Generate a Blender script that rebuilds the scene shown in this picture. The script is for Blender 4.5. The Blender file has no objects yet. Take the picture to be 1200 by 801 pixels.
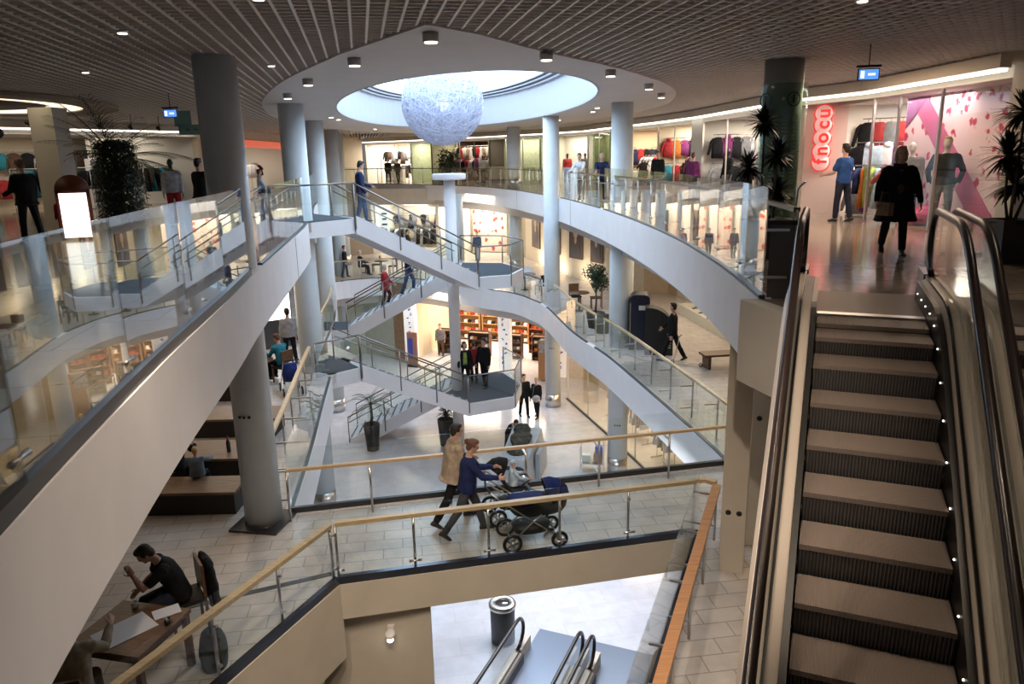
import bpy, bmesh, math, random
from mathutils import Vector, Matrix, noise
R = math.radians
rng = random.Random(7)
sc = bpy.context.scene
COL = sc.collection
Z0, Z1, Z2 = 0.0, -4.35, -8.7      # three shopping floors
CE = 3.15                          # ceiling height of the top floor

# ------------------------------------------------------------------ materials
MATS = {}
def mat(name, col, rough=0.5, metal=0.0, bump=0.0, bscale=40.0, var=0.0, vscale=6.0, emit=0.0, ecol=None, spec=0.5, sheen=0.0):
    if name in MATS: return MATS[name]
    m = bpy.data.materials.new(name); m.use_nodes = True
    nt = m.node_tree; b = nt.nodes['Principled BSDF']
    b.inputs['Base Color'].default_value = (*col, 1)
    b.inputs['Roughness'].default_value = rough
    b.inputs['Metallic'].default_value = metal
    b.inputs['Specular IOR Level'].default_value = spec
    if sheen: b.inputs['Sheen Weight'].default_value = sheen
    if var > 0:
        tc = nt.nodes.new('ShaderNodeTexCoord'); n = nt.nodes.new('ShaderNodeTexNoise')
        n.inputs['Scale'].default_value = vscale; n.inputs['Detail'].default_value = 4
        nt.links.new(tc.outputs['Object'], n.inputs['Vector'])
        r = nt.nodes.new('ShaderNodeValToRGB')
        r.color_ramp.elements[0].position = .3; r.color_ramp.elements[1].position = .7
        r.color_ramp.elements[0].color = (*[max(0, c*(1-var)) for c in col], 1)
        r.color_ramp.elements[1].color = (*[min(1, c*(1+var)) for c in col], 1)
        nt.links.new(n.outputs['Fac'], r.inputs['Fac']); nt.links.new(r.outputs['Color'], b.inputs['Base Color'])
    if bump > 0:
        tc = nt.nodes.new('ShaderNodeTexCoord'); n = nt.nodes.new('ShaderNodeTexNoise')
        n.inputs['Scale'].default_value = bscale
        nt.links.new(tc.outputs['Object'], n.inputs['Vector'])
        bp = nt.nodes.new('ShaderNodeBump'); bp.inputs['Strength'].default_value = bump
        nt.links.new(n.outputs['Fac'], bp.inputs['Height']); nt.links.new(bp.outputs['Normal'], b.inputs['Normal'])
    if emit > 0:
        b.inputs['Emission Color'].default_value = (*(ecol or col), 1)
        b.inputs['Emission Strength'].default_value = emit
    MATS[name] = m
    return m

def cloth(name, col, var=.25):
    return mat('cloth_'+name, col, .85, bump=.25, bscale=60, var=var, vscale=9, spec=.2)

def glass(name, tint=(.90, .97, .95), refl=1.0):
    if name in MATS: return MATS[name]
    m = bpy.data.materials.new(name); m.use_nodes = True
    nt = m.node_tree; nt.nodes.clear()
    o = nt.nodes.new('ShaderNodeOutputMaterial'); mx = nt.nodes.new('ShaderNodeMixShader')
    t = nt.nodes.new('ShaderNodeBsdfTransparent'); g = nt.nodes.new('ShaderNodeBsdfGlossy')
    f = nt.nodes.new('ShaderNodeFresnel'); f.inputs['IOR'].default_value = 1.5
    ml = nt.nodes.new('ShaderNodeMath'); ml.operation = 'MULTIPLY'; ml.inputs[1].default_value = refl; ml.use_clamp = True
    t.inputs['Color'].default_value = (*tint, 1); g.inputs['Roughness'].default_value = 0.0
    g.inputs['Color'].default_value = (1, 1, 1, 1)
    # IOR 1.5 has to be read the same way from both faces of a thin pane
    geo = nt.nodes.new('ShaderNodeNewGeometry'); iv = nt.nodes.new('ShaderNodeMath'); iv.operation = 'MULTIPLY_ADD'
    iv.inputs[1].default_value = 1/1.5 - 1.5; iv.inputs[2].default_value = 1.5
    nt.links.new(geo.outputs['Backfacing'], iv.inputs[0])
    # value stays 1.5 for front, 1/1.5 inverted back to 1.5 by the node for back faces
    nt.links.new(iv.outputs[0], f.inputs['IOR'])
    nt.links.new(f.outputs[0], ml.inputs[0]); nt.links.new(ml.outputs[0], mx.inputs[0])
    nt.links.new(t.outputs[0], mx.inputs[1]); nt.links.new(g.outputs[0], mx.inputs[2]); nt.links.new(mx.outputs[0], o.inputs[0])
    MATS[name] = m
    return m

def emis(name, col, s):
    if name in MATS: return MATS[name]
    m = bpy.data.materials.new(name); m.use_nodes = True
    nt = m.node_tree; nt.nodes.clear()
    o = nt.nodes.new('ShaderNodeOutputMaterial'); e = nt.nodes.new('ShaderNodeEmission')
    e.inputs[0].default_value = (*col, 1); e.inputs[1].default_value = s
    nt.links.new(e.outputs[0], o.inputs[0]); MATS[name] = m
    return m

def tile_mat(name, c1, c2, mortar, w, h, rot, rough, ms=.008, var=.15, spec=.5):
    m = bpy.data.materials.new(name); m.use_nodes = True
    nt = m.node_tree; b = nt.nodes['Principled BSDF']; L = nt.links.new
    tc = nt.nodes.new('ShaderNodeTexCoord'); mp = nt.nodes.new('ShaderNodeMapping')
    mp.inputs['Rotation'].default_value = (0, 0, rot)
    L(tc.outputs['Object'], mp.inputs[0])
    br = nt.nodes.new('ShaderNodeTexBrick'); L(mp.outputs[0], br.inputs['Vector'])
    br.inputs['Color1'].default_value = (*c1, 1); br.inputs['Color2'].default_value = (*c2, 1); br.inputs['Mortar'].default_value = (*mortar, 1)
    br.inputs['Scale'].default_value = 1; br.inputs['Brick Width'].default_value = w; br.inputs['Row Height'].default_value = h
    br.inputs['Mortar Size'].default_value = ms; br.inputs['Bias'].default_value = 0; br.offset = .5
    n = nt.nodes.new('ShaderNodeTexNoise'); n.inputs['Scale'].default_value = 3.5; n.inputs['Detail'].default_value = 6
    L(mp.outputs[0], n.inputs['Vector'])
    mr = nt.nodes.new('ShaderNodeMapRange'); mr.inputs[1].default_value = .3; mr.inputs[2].default_value = .7
    mr.inputs[3].default_value = 1-var; mr.inputs[4].default_value = 1+var; L(n.outputs['Fac'], mr.inputs[0])
    mx = nt.nodes.new('ShaderNodeVectorMath'); mx.operation = 'MULTIPLY'
    L(br.outputs['Color'], mx.inputs[0]); L(mr.outputs[0], mx.inputs[1]); L(mx.outputs[0], b.inputs['Base Color'])
    b.inputs['Roughness'].default_value = rough; b.inputs['Specular IOR Level'].default_value = spec
    MATS[name] = m
    return m

def stripes(name, ca, cb, scale, axis='X', rough=.5, metal=0., bump=.6, kind='Object'):
    m = bpy.data.materials.new(name); m.use_nodes = True
    nt = m.node_tree; b = nt.nodes['Principled BSDF']; L = nt.links.new
    tc = nt.nodes.new('ShaderNodeTexCoord'); w = nt.nodes.new('ShaderNodeTexWave'); w.bands_direction = axis
    w.inputs['Scale'].default_value = scale; L(tc.outputs[kind], w.inputs['Vector'])
    r = nt.nodes.new('ShaderNodeValToRGB'); r.color_ramp.elements[0].color = (*ca, 1); r.color_ramp.elements[1].color = (*cb, 1)
    L(w.outputs['Fac'], r.inputs['Fac']); L(r.outputs['Color'], b.inputs['Base Color'])
    bp = nt.nodes.new('ShaderNodeBump'); bp.inputs['Strength'].default_value = bump; bp.inputs['Distance'].default_value = .01
    L(w.outputs['Fac'], bp.inputs['Height']); L(bp.outputs['Normal'], b.inputs['Normal'])
    b.inputs['Roughness'].default_value = rough; b.inputs['Metallic'].default_value = metal
    MATS[name] = m
    return m

def wood_mat(name, c1, c2, rough=.4, scale=(1, 14, 14)):
    m = bpy.data.materials.new(name); m.use_nodes = True
    nt = m.node_tree; b = nt.nodes['Principled BSDF']; L = nt.links.new
    tc = nt.nodes.new('ShaderNodeTexCoord'); mp = nt.nodes.new('ShaderNodeMapping'); mp.inputs['Scale'].default_value = scale
    L(tc.outputs['Object'], mp.inputs[0]); n = nt.nodes.new('ShaderNodeTexNoise'); n.inputs['Scale'].default_value = 2.5
    n.inputs['Detail'].default_value = 5; L(mp.outputs[0], n.inputs['Vector'])
    r = nt.nodes.new('ShaderNodeValToRGB'); r.color_ramp.elements[0].position = .35; r.color_ramp.elements[1].position = .65
    r.color_ramp.elements[0].color = (*c1, 1); r.color_ramp.elements[1].color = (*c2, 1)
    L(n.outputs['Fac'], r.inputs['Fac']); L(r.outputs['Color'], b.inputs['Base Color']); b.inputs['Roughness'].default_value = rough
    MATS[name] = m
    return m

def spot_wall(name, base, spot, scale, thr=.32, rough=.7):
    m = bpy.data.materials.new(name); m.use_nodes = True
    nt = m.node_tree; b = nt.nodes['Principled BSDF']; L = nt.links.new
    tc = nt.nodes.new('ShaderNodeTexCoord'); v = nt.nodes.new('ShaderNodeTexVoronoi'); v.inputs['Scale'].default_value = scale
    n = nt.nodes.new('ShaderNodeTexNoise'); n.inputs['Scale'].default_value = 6
    add = nt.nodes.new('ShaderNodeVectorMath'); add.operation = 'MULTIPLY_ADD'; add.inputs[1].default_value = (.25, .25, .25)
    L(tc.outputs['Object'], n.inputs['Vector']); L(n.outputs['Color'], add.inputs[0]); L(tc.outputs['Object'], add.inputs[2])
    L(add.outputs[0], v.inputs['Vector'])
    r = nt.nodes.new('ShaderNodeValToRGB'); r.color_ramp.interpolation = 'LINEAR'
    r.color_ramp.elements[0].position = thr-.06; r.color_ramp.elements[0].color = (*spot, 1)
    r.color_ramp.elements[1].position = thr+.05; r.color_ramp.elements[1].color = (*base, 1)
    L(v.outputs['Distance'], r.inputs['Fac']); L(r.outputs['Color'], b.inputs['Base Color']); b.inputs['Roughness'].default_value = rough
    MATS[name] = m
    return m

WHITE = mat('painted_fascia', (.80, .78, .79), .45, var=.03, vscale=2)
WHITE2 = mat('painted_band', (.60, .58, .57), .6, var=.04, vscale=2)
CREAM = mat('cream_paint', (.62, .56, .47), .6, var=.05, vscale=2)
DISC = mat('ceiling_disc_paint', (.62, .58, .56), .6, var=.03, vscale=1.5)
COLM = mat('column_paint', (.62, .66, .68), .38, var=.04, vscale=3)
GRID = mat('grille_bar', (.80, .72, .66), .45)
GRIDX = mat('grille_cross_bar', (.74, .66, .60), .5)
WELL = mat('skylight_well_paint', (.46, .48, .53), .6)
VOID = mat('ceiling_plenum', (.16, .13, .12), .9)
STEEL = mat('brushed_steel', (.62, .60, .58), .28, 1.0, bump=.05, bscale=120)
RAILM = mat('stair_rail_steel', (.28, .25, .23), .3, .9)
DSTEEL = mat('dark_steel', (.10, .10, .105), .35, .8)
BLACK = mat('black_rubber', (.012, .011, .011), .32)
BLK = mat('matt_black', (.015, .014, .014), .6)
CHAN = mat('rail_channel', (.035, .035, .038), .35, .2)
OAK = wood_mat('oak_handrail', (.60, .40, .21), (.74, .52, .30), .35)
OAKD = wood_mat('brown_handrail', (.42, .20, .08), (.55, .28, .12), .35)
WALNUT = wood_mat('walnut_table', (.10, .045, .02), (.17, .08, .035), .35)
BENCHW = wood_mat('bench_boards', (.15, .085, .045), (.26, .155, .085), .5)
G_BAL = glass('balustrade_glass', (.955, .98, .972), .9)
G_BIG = glass('parapet_glass', (.90, .94, .935), 1.15)
G_SHOP = glass('shop_glass', (.97, .985, .975), .7)
CARPET = mat('landing_carpet', (.055, .065, .085), .95, bump=.3, bscale=300)
FL0 = tile_mat('polished_stone_floor', (.34, .27, .21), (.37, .30, .235), (.17, .13, .10), 1.2, 1.2, R(-10), .12, .006, .10)
FL1 = tile_mat('grey_tile_floor', (.50, .45, .41), (.56, .51, .465), (.30, .27, .245), .6, .3, R(-8), .28, .009, .12)
FL2 = tile_mat('pale_tile_floor', (.55, .54, .58), (.59, .58, .62), (.52, .50, .51), 1.2, .6, R(-10), .16, .010, .07)
SOIL = mat('soil', (.03, .02, .012), .9)

CHB = mat('reflection_blue_channel', (.07, .08, .11), .15, .6)  # blue reflection in the channel is put into its colour
# ------------------------------------------------------------------ mesh helpers
class MB:
    def __init__(s): s.v = []; s.f = []; s.sm = []
    def add(s, vs, fs, smooth=False):
        n = len(s.v); s.v += [tuple(v) for v in vs]
        for f in fs: s.f.append(tuple(i+n for i in f)); s.sm.append(smooth)
        return s
    def box(s, c, d, rz=0, M=None):
        x, y, z = d[0]/2, d[1]/2, d[2]/2
        vs = [Vector((a*x, b*y, e*z)) for e in (-1, 1) for b in (-1, 1) for a in (-1, 1)]
        ro = Matrix.Rotation(rz, 3, 'Z') if M is None else M
        vs = [ro @ v + Vector(c) for v in vs]
        return s.add(vs, [(0, 2, 3, 1), (4, 5, 7, 6), (0, 1, 5, 4), (2, 6, 7, 3), (0, 4, 6, 2), (1, 3, 7, 5)])
    def bar(s, a, b, w, h, up=(0, 0, 1), oz=0):
        """rectangular bar from a to b, w sideways, h upward"""
        a, b = Vector(a), Vector(b); t = (b-a); L = t.length
        if L < 1e-6: return s
        t.normalize(); u = Vector(up); sd = t.cross(u)
        if sd.length < 1e-4: sd = t.cross(Vector((0, 1, 0)))
        sd.normalize(); u = sd.cross(t)
        vs = []
        for p in (a, b):
            for i, j in ((-1, -1), (1, -1), (1, 1), (-1, 1)):
                vs.append(p + sd*(i*w/2) + u*(j*h/2+oz))
        return s.add(vs, [(0, 1, 2, 3), (7, 6, 5, 4), (0, 4, 5, 1), (1, 5, 6, 2), (2, 6, 7, 3), (3, 7, 4, 0)])
    def tube(s, pts, r, seg=8, caps=True, flat=1.0, closed=False, up=(0, 0, 1)):
        pts = [Vector(p) for p in pts]; n = len(pts); rs = r if isinstance(r, (list, tuple)) else [r]*n
        vs = []; fs = []; last = None
        for i, p in enumerate(pts):
            if closed: t = pts[(i+1) % n]-pts[i-1]
            else: t = (pts[min(i+1, n-1)]-pts[max(i-1, 0)])
            if t.length < 1e-9: t = Vector((0, 0, 1))
            t.normalize()
            if last is None:
                u = Vector(up); a = t.cross(u)
                if a.length < 1e-3: a = t.cross(Vector((0, 1, 0)))
            else:
                a = last - t*last.dot(t)
                if a.length < 1e-3: a = t.cross(Vector((0, 1, 0)))
            a.normalize(); last = a; b = a.cross(t)
            for k in range(seg):
                an = 2*math.pi*k/seg
                vs.append(p + (a*math.cos(an) + b*(math.sin(an)*flat))*rs[i])
        m = n if closed else n-1
        for i in range(m):
            j = (i+1) % n
            for k in range(seg):
                k2 = (k+1) % seg
                fs.append((i*seg+k, j*seg+k, j*seg+k2, i*seg+k2))
        if caps and not closed:
            fs.append(tuple(range(seg))); fs.append(tuple((n-1)*seg+k for k in reversed(range(seg))))
        return s.add(vs, fs, True)
    def lathe(s, prof, c=(0, 0, 0), seg=24, M=None, cap=True):
        vs = []; fs = []; n = len(prof)
        for (r, z) in prof:
            for k in range(seg):
                an = 2*math.pi*k/seg; v = Vector((r*math.cos(an), r*math.sin(an), z))
                if M is not None: v = M @ v
                vs.append(v+Vector(c))
        for i in range(n-1):
            for k in range(seg):
                k2 = (k+1) % seg; fs.append((i*seg+k, i*seg+k2, (i+1)*seg+k2, (i+1)*seg+k))
        if cap: fs.append(tuple(reversed(range(seg)))); fs.append(tuple((n-1)*seg+k for k in range(seg)))
        return s.add(vs, fs, True)
    def ell(s, c, r, M=None, seg=14, rings=9):
        vs = []; fs = []
        for i in range(rings+1):
            th = math.pi*i/rings
            for k in range(seg):
                an = 2*math.pi*k/seg
                v = Vector((r[0]*math.sin(th)*math.cos(an), r[1]*math.sin(th)*math.sin(an), r[2]*math.cos(th)))
                if M is not None: v = M @ v
                vs.append(v+Vector(c))
        for i in range(rings):
            for k in range(seg):
                k2 = (k+1) % seg; fs.append((i*seg+k, (i+1)*seg+k, (i+1)*seg+k2, i*seg+k2))
        return s.add(vs, fs, True)
    def prism(s, poly, z0, z1):
        n = len(poly); vs = [(p[0], p[1], z0) for p in poly]+[(p[0], p[1], z1) for p in poly]
        area = sum(poly[i][0]*poly[(i+1) % n][1]-poly[(i+1) % n][0]*poly[i][1] for i in range(n))
        fs = [tuple(reversed(range(n))), tuple(range(n, 2*n))]+[(i, (i+1) % n, n+(i+1) % n, n+i) for i in range(n)]
        if area < 0: fs = [tuple(reversed(f)) for f in fs]
        return s.add(vs, fs)
    def wall(s, pts, z0, z1, th, side=1):
        """thin vertical band along a polyline; thickness towards the side"""
        o = offset(pts, th*side); n = len(pts)
        vs = []
        for p, q in zip(pts, o): vs += [(p[0], p[1], z0), (p[0], p[1], z1), (q[0], q[1], z0), (q[0], q[1], z1)]
        fs = []
        for i in range(n-1):
            a, b = 4*i, 4*i+4
            fs += [(a, b, b+1, a+1), (a+2, a+3, b+3, b+2), (a+1, b+1, b+3, a+3), (a, a+2, b+2, b)]
        fs += [(0, 1, 3, 2), (4*n-4, 4*n-2, 4*n-1, 4*n-3)]
        return s.add(vs, fs)
    def mesh(s, name):
        me = bpy.data.meshes.new(name); me.from_pydata(s.v, [], s.f)
        if any(s.sm): me.polygons.foreach_set('use_smooth', s.sm)
        me.update(); return me
    def obj(s, name, m, parent=None, fix=False, mat_at=None):
        me = s.mesh(name)
        if fix:
            bm = bmesh.new(); bm.from_mesh(me); bmesh.ops.recalc_face_normals(bm, faces=bm.faces); bm.to_mesh(me); bm.free()
        o = bpy.data.objects.new(name, me); COL.objects.link(o)
        if m: me.materials.append(m)
        if parent: o.parent = parent
        return o

def offset(pts, d):
    """offset polyline to its left by d"""
    out = []; n = len(pts)
    for i in range(n):
        a = Vector(pts[max(i-1, 0)][:2]); b = Vector(pts[min(i+1, n-1)][:2]); t = b-a
        t = t.normalized() if t.length > 1e-9 else Vector((1, 0))
        out.append((pts[i][0]-t.y*d, pts[i][1]+t.x*d))
    return out

def spline(pts, step=.35, closed=False):
    P = [Vector((p[0], p[1])) for p in pts]; n = len(P); out = []
    for i in range(n if closed else n-1):
        p0 = P[i-1] if (closed or i > 0) else P[0]; p1 = P[i]; p2 = P[(i+1) % n]
        p3 = P[(i+2) % n] if (closed or i+2 < n) else P[(i+1) % n]
        k = max(1, int((p2-p1).length/step))
        for j in range(k):
            t = j/k
            q = .5*((2*p1)+(-p0+p2)*t+(2*p0-5*p1+4*p2-p3)*t*t+(-p0+3*p1-3*p2+p3)*t**3)
            out.append((q.x, q.y))
    if not closed: out.append(tuple(P[-1]))
    return out

def resample(pts, step):
    d = [0]
    for a, b in zip(pts, pts[1:]): d.append(d[-1]+math.dist(a[:2], b[:2]))
    n = max(1, round(d[-1]/step)); out = []; j = 0
    for i in range(n+1):
        t = d[-1]*i/n
        while j < len(d)-2 and d[j+1] < t: j += 1
        w = (t-d[j])/max(1e-9, d[j+1]-d[j]); a, b = pts[j], pts[j+1]
        out.append((a[0]+(b[0]-a[0])*w, a[1]+(b[1]-a[1])*w))
    return out

def tag(o, label=None, cat=None, group=None, kind=None):
    if label: o['label'] = label
    if cat: o['category'] = cat
    if group: o['group'] = group
    if kind: o['kind'] = kind
    return o
def thing(name, label, cat, loc=(0, 0, 0), rz=0, group=None):
    o = bpy.data.objects.new(name, None); COL.objects.link(o); o.location = loc; o.rotation_euler = (0, 0, rz)
    o.empty_display_size = .2
    return tag(o, label, cat, group)
def struct(name, mb, m, fix=False):
    o = mb.obj(name, m, None, fix); o['kind'] = 'structure'; return o
def copy_tree(o, parent=None):
    c = o.copy(); COL.objects.link(c)
    if parent is not None: c.parent = parent
    for ch in [k for k in list(o.children)]: copy_tree(ch, c)
    return c
def slab_with_hole(outer, holes, z):
    bm = bmesh.new()
    def loop(p):
        vs = [bm.verts.new((q[0], q[1], z)) for q in p]
        return [bm.edges.new((vs[i], vs[(i+1) % len(vs)])) for i in range(len(vs))]
    es = loop(outer)
    for h in holes: es += loop(h)
    bmesh.ops.triangle_fill(bm, use_beauty=True, use_dissolve=False, edges=es)
    bmesh.ops.recalc_face_normals(bm, faces=bm.faces)
    if bm.faces and bm.faces[:][0].normal.z < 0: bmesh.ops.reverse_faces(bm, faces=bm.faces)
    return bm
def inside(p, poly):
    x, y = p; c = False; n = len(poly)
    for i in range(n):
        a, b = poly[i], poly[i-1]
        if (a[1] > y) != (b[1] > y) and x < (b[0]-a[0])*(y-a[1])/(b[1]-a[1])+a[0]: c = not c
    return c
def floor_obj(name, outer, holes, z, m, th=None):
    bm = slab_with_hole(outer, holes, z)
    fs = [f for f in bm.faces if any(inside(f.calc_center_median()[:2], h) for h in holes)]
    bmesh.ops.delete(bm, geom=fs, context='FACES')
    if th:
        r = bmesh.ops.extrude_face_region(bm, geom=bm.faces[:])
        for v in r['geom']:
            if isinstance(v, bmesh.types.BMVert): v.co.z -= th
        bmesh.ops.recalc_face_normals(bm, faces=bm.faces)
    me = bpy.data.meshes.new(name); bm.to_mesh(me); bm.free(); me.materials.append(m)
    o = bpy.data.objects.new(name, me); COL.objects.link(o); o['kind'] = 'structure'
    return o
def text_part(txt, size, m, parent, loc, rot, depth=.01, name='lettering', bold=0.0):
    cu = bpy.data.curves.new(name, 'FONT'); cu.body = txt; cu.size = size; cu.extrude = depth; cu.offset = bold
    cu.align_x = 'CENTER'; cu.align_y = 'CENTER'
    o = bpy.data.objects.new(name, cu); COL.objects.link(o); cu.materials.append(m)
    o.parent = parent; o.location = loc; o.rotation_euler = rot
    return o
# ------------------------------------------------------------------ plan lines (metres)
left0 = spline([(-2.15, 1.6), (-2.25, 2.6), (-2.42, 3.4), (-2.6, 4.25), (-3.01, 6.34), (-3.45, 8.9), (-3.91, 11.34), (-4.5, 14.9), (-5.1, 18.5), (-5.42, 20.1)])
back0 = spline([(-6.15, 23.6), (-7.1, 27.5), (-8.1, 32.5), (-9.4, 39.5), (-10.8, 46), (-11.0, 49.8), (-9.65, 51.9), (-7.74, 50.8), (-3.98, 46.4), (-1.76, 43.1), (.16, 37.9), (.93, 34.8), (1.55, 31.9), (2.1, 29.2), (2.64, 25), (2.95, 21.8), (3.18, 17.5), (3.22, 13.9), (3.05, 10.4), (2.83, 8.33)])
AZ = R(22.8); ED = Vector((math.sin(AZ), math.cos(AZ), 0)); EU = Vector((math.cos(AZ), -math.sin(AZ), 0))   # escalator: up direction, right
CB = Vector((3.62, 7.34, 0))                                   # middle of the top comb plate
def esc_pt(base, s, u, z=0): return base + ED*s + EU*u + Vector((0, 0, z))
e1 = esc_pt(CB, .12, -.78); e2 = esc_pt(CB, .12, 2.75)
void0 = left0 + back0 + [(e1.x, e1.y), (e2.x, e2.y), (5.2, .2), (3.0, .9), (1.0, 1.0), (-1.0, 1.1), (-1.9, 1.25)]
void0 = left0 + [(-5.0, 22.6)] + void0[len(left0):]
left1 = spline([(-3.92, 11.95), (-4.29, 14.7), (-4.80, 17.9), (-5.15, 20.2)])
back1 = spline([(-6.3, 24.5), (-7.0, 29.0), (-8.4, 34.2), (-9.0, 36.9), (-7.6, 38.0), (-6.1, 38.2), (-4.5, 37.4), (-3.0, 36.0), (-1.55, 34.5), (.05, 33.0), (.85, 31.4), (1.42, 29.6), (2.08, 25.2), (2.88, 21.85), (3.5, 18.3), (4.1, 14.6), (4.20, 13.65)])
near1 = [(4.20, 13.65), (-3.92, 11.95)]
void1 = left1 + [(-4.9, 22.6)] + back1
open1 = [(-2.58, 9.62), (2.88, 10.80), (1.78, 8.05), (-.06, 3.4), (-5.2, 3.4), (-3.35, 7.8)]
front1L = [(-5.2, 3.4), (-3.35, 7.8), (-2.58, 9.62)]
front1 = [(-2.58, 9.62), (2.88, 10.80)]
front1R = [(2.88, 10.80), (1.78, 8.05), (-.06, 3.4)]
P0 = [(-19, -4), (-19, 18), (-17.3, 26), (-14.2, 30), (-13.4, 35), (-13.8, 47), (-12.6, 54), (-10, 58), (-7.2, 55.5), (-4, 52.2), (-1.5, 49.3), (1.5, 46), (4, 42), (6, 36), (7.1, 28), (7.7, 20), (7.85, 16.6), (8.35, 12.6), (13, 9.4), (13, -4)]
P1 = [(-15, -4), (-15, 30), (-13, 44), (-9, 49), (-4, 48), (.6, 46), (3.1, 37.2), (4.5, 34.5), (6.0, 32.4), (6.5, 27.5), (7.1, 23.4), (7.9, 18), (8.6, 10), (9, -4)]
P2 = [(-13, -2), (-13, 38), (-8, 39.5), (-4.9, 36.6), (1.62, 34.7), (2.26, 30.9), (3.53, 26.3), (4.6, 22), (5.6, 17), (6, -2)]
OUT = [(-26, -6), (-26, 66), (20, 66), (20, -6)]

# floors, fascias -------------------------------------------------------------
floor_obj('floor_top', OUT, [void0], Z0, FL0, .25)
floor_obj('floor_middle', OUT, [void1, open1], Z1, FL1, .25)
f = MB().box((-3, 30, Z2-.1), (50, 76, .2)); struct('floor_ground', f, FL2)

def fascia(pts, z, side, n, deep=.90, lip=True, m=WHITE, back=True):
    pts = offset(pts, -.025*side)
    """pts along the void edge; 'side' = side on which the floor lies (+1 left of travel)"""
    o = MB().wall(pts, z-deep, z+.012, .16, side); struct('trim_%d' % n, o, m)
    if back:
        q = offset(pts, .62*side); b = MB().wall(q, z-1.38, z-.25, .10, side); struct('trim_%d' % (n+50), b, WHITE2)
fascia(left0, Z0, 1, 1)
fascia(back0, Z0, 1, 2)
sm_ = MB()
for pts_, ks in ((left0, (.80,)), (back0, (.62, .74))):
    q_ = offset(pts_, -.028)
    for k_ in ks:
        i_ = int(len(q_)*k_); d_ = Vector((q_[i_+1][0]-q_[i_][0], q_[i_+1][1]-q_[i_][1])); sm_.box((q_[i_][0], q_[i_][1], -.44), (.012, .006, .89), math.atan2(d_.y, d_.x))
struct('trim_60', sm_, DSTEEL)
fascia([(-1.0, 1.1), (-1.9, 1.25), (-2.15, 1.6)], Z0, 1, 3, back=False)
fascia(left1, Z1, 1, 4)
fascia(back1, Z1, 1, 5)
fascia(near1, Z1, 1, 6, .55, back=False)
fascia(front1L, Z1, 1, 7, 1.2, m=CREAM, back=False)
fascia(front1, Z1, 1, 8, .55, m=CREAM, back=False)
fascia(front1R, Z1, 1, 9, .55, m=CREAM, back=False)
# soffits under each floor, outside the bands
# (the 0.25 m slabs serve as the ceiling of the floor beneath)
# walls under the middle floor around the lower opening
w = MB().wall([(-9.5, 9.2), (-1.33, 10.0)], Z2, Z1-.5, .3, 1); struct('wall_below_walkway', w, CREAM)
w = MB().wall([(-5.3, 3.4), (-3.55, 7.8), (-2.9, 9.55)], Z2, Z1-.6, .2, 1); struct('wall_stairwell', w, CREAM)
w = MB().box((-3, -3, Z2+4), (40, .3, 9)); struct('wall_near', w, CREAM)

# carpet strip beside the parapet on the walkway, dark floor inlays
inl = MB()
inl.bar((-5.5, 8.75, Z1+.004), (-2.75, 9.93, Z1+.004), .10, .008)
struct('trim_21', inl, CHAN)
# ------------------------------------------------------------------ ceiling
disc_pts = [(-.91, 9.24), (-2.41, 11.56), (-4.02, 14.58), (-5.3, 17.5), (-6.55, 20.9), (-7.75, 25.5), (-8.5, 31), (-8.6, 37), (-7.6, 43), (-5.6, 46.5), (-3.2, 45.6), (-.2, 42.3), (2.2, 38), (4.0, 32.5), (4.95, 26), (4.6, 21.5), (3.6, 17.6), (1.93, 14.01), (.6, 11.83), (-.35, 10.0)]
disc = spline(disc_pts[1:], .6); disc = [disc_pts[0]] + disc
hc, ha, hb, hr = Vector((-1.75, 26.0)), 3.75, 12.1, R(8)
def hole(sc_=1.0, n=72, g=0):
    out = []
    for i in range(n):
        a = 2*math.pi*i/n; x, y = (ha*sc_+g)*math.cos(a), (hb*sc_+g)*math.sin(a)
        out.append((hc.x+x*math.cos(hr)-y*math.sin(hr), hc.y+x*math.sin(hr)+y*math.cos(hr)))
    return out
H0 = hole()
floor_obj('ceiling_disc', disc, [H0], CE-.004, DISC, .02)
e = MB().wall(disc+[disc[0]], CE-.026, CE+.16, .03, 1); struct('trim_10', e, DISC)
H0c = H0+[H0[0]]
w = MB().wall(H0c, CE-.03, CE+1.15, .05, -1); struct('trim_11', w, WELL)
w = MB().wall([*hole(1, 72, -.0)]+[hole()[0]], CE+1.15, CE+1.6, .05, -1)
for g, za in ((-.16, .80), (-.30, .90), (-.42, 1.0)):
    hh = hole(1, 72, g); hh.append(hh[0])
    w.wall(hh, CE+za+.35, CE+za+.41, -g, -1)
struct('trim_12', w, WELL)
sk = MB(); hh = hole(1, 72, .05); sk.add([(p[0], p[1], CE+1.5) for p in hh], [tuple(reversed(range(len(hh))))])
struct('window_1', sk, emis('skylight_glazing', (.62, .80, 1.0), 5.5))
# egg-crate grille
def clip_line(p, d, poly, lo, hi):
    """parameters along p + t d where the line is outside poly, within lo..hi"""
    ts = []; n = len(poly)
    for i in range(n):
        a, b = Vector(poly[i]), Vector(poly[(i+1) % n]); e = b-a
        den = d.x*e.y-d.y*e.x
        if abs(den) < 1e-9: continue
        t = ((a.x-p.x)*e.y-(a.y-p.y)*e.x)/den; u = ((a.x-p.x)*d.y-(a.y-p.y)*d.x)/den
        if 0 <= u < 1: ts.append(t)
    ts.sort(); cur = lo; out = []
    for k in range(0, len(ts)-1, 2):
        if ts[k] > cur: out.append((cur, min(ts[k], hi)))
        cur = max(cur, ts[k+1])
    if cur < hi: out.append((cur, hi))
    return [(a, b) for a, b in out if b-a > .05]
gd = Vector((-math.sin(R(11)), math.cos(R(11)))); gn = Vector((gd.y, -gd.x)); SP = .19
runner, cross = MB(), MB()
ringC = Vector((-13.2, 18.2))
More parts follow.
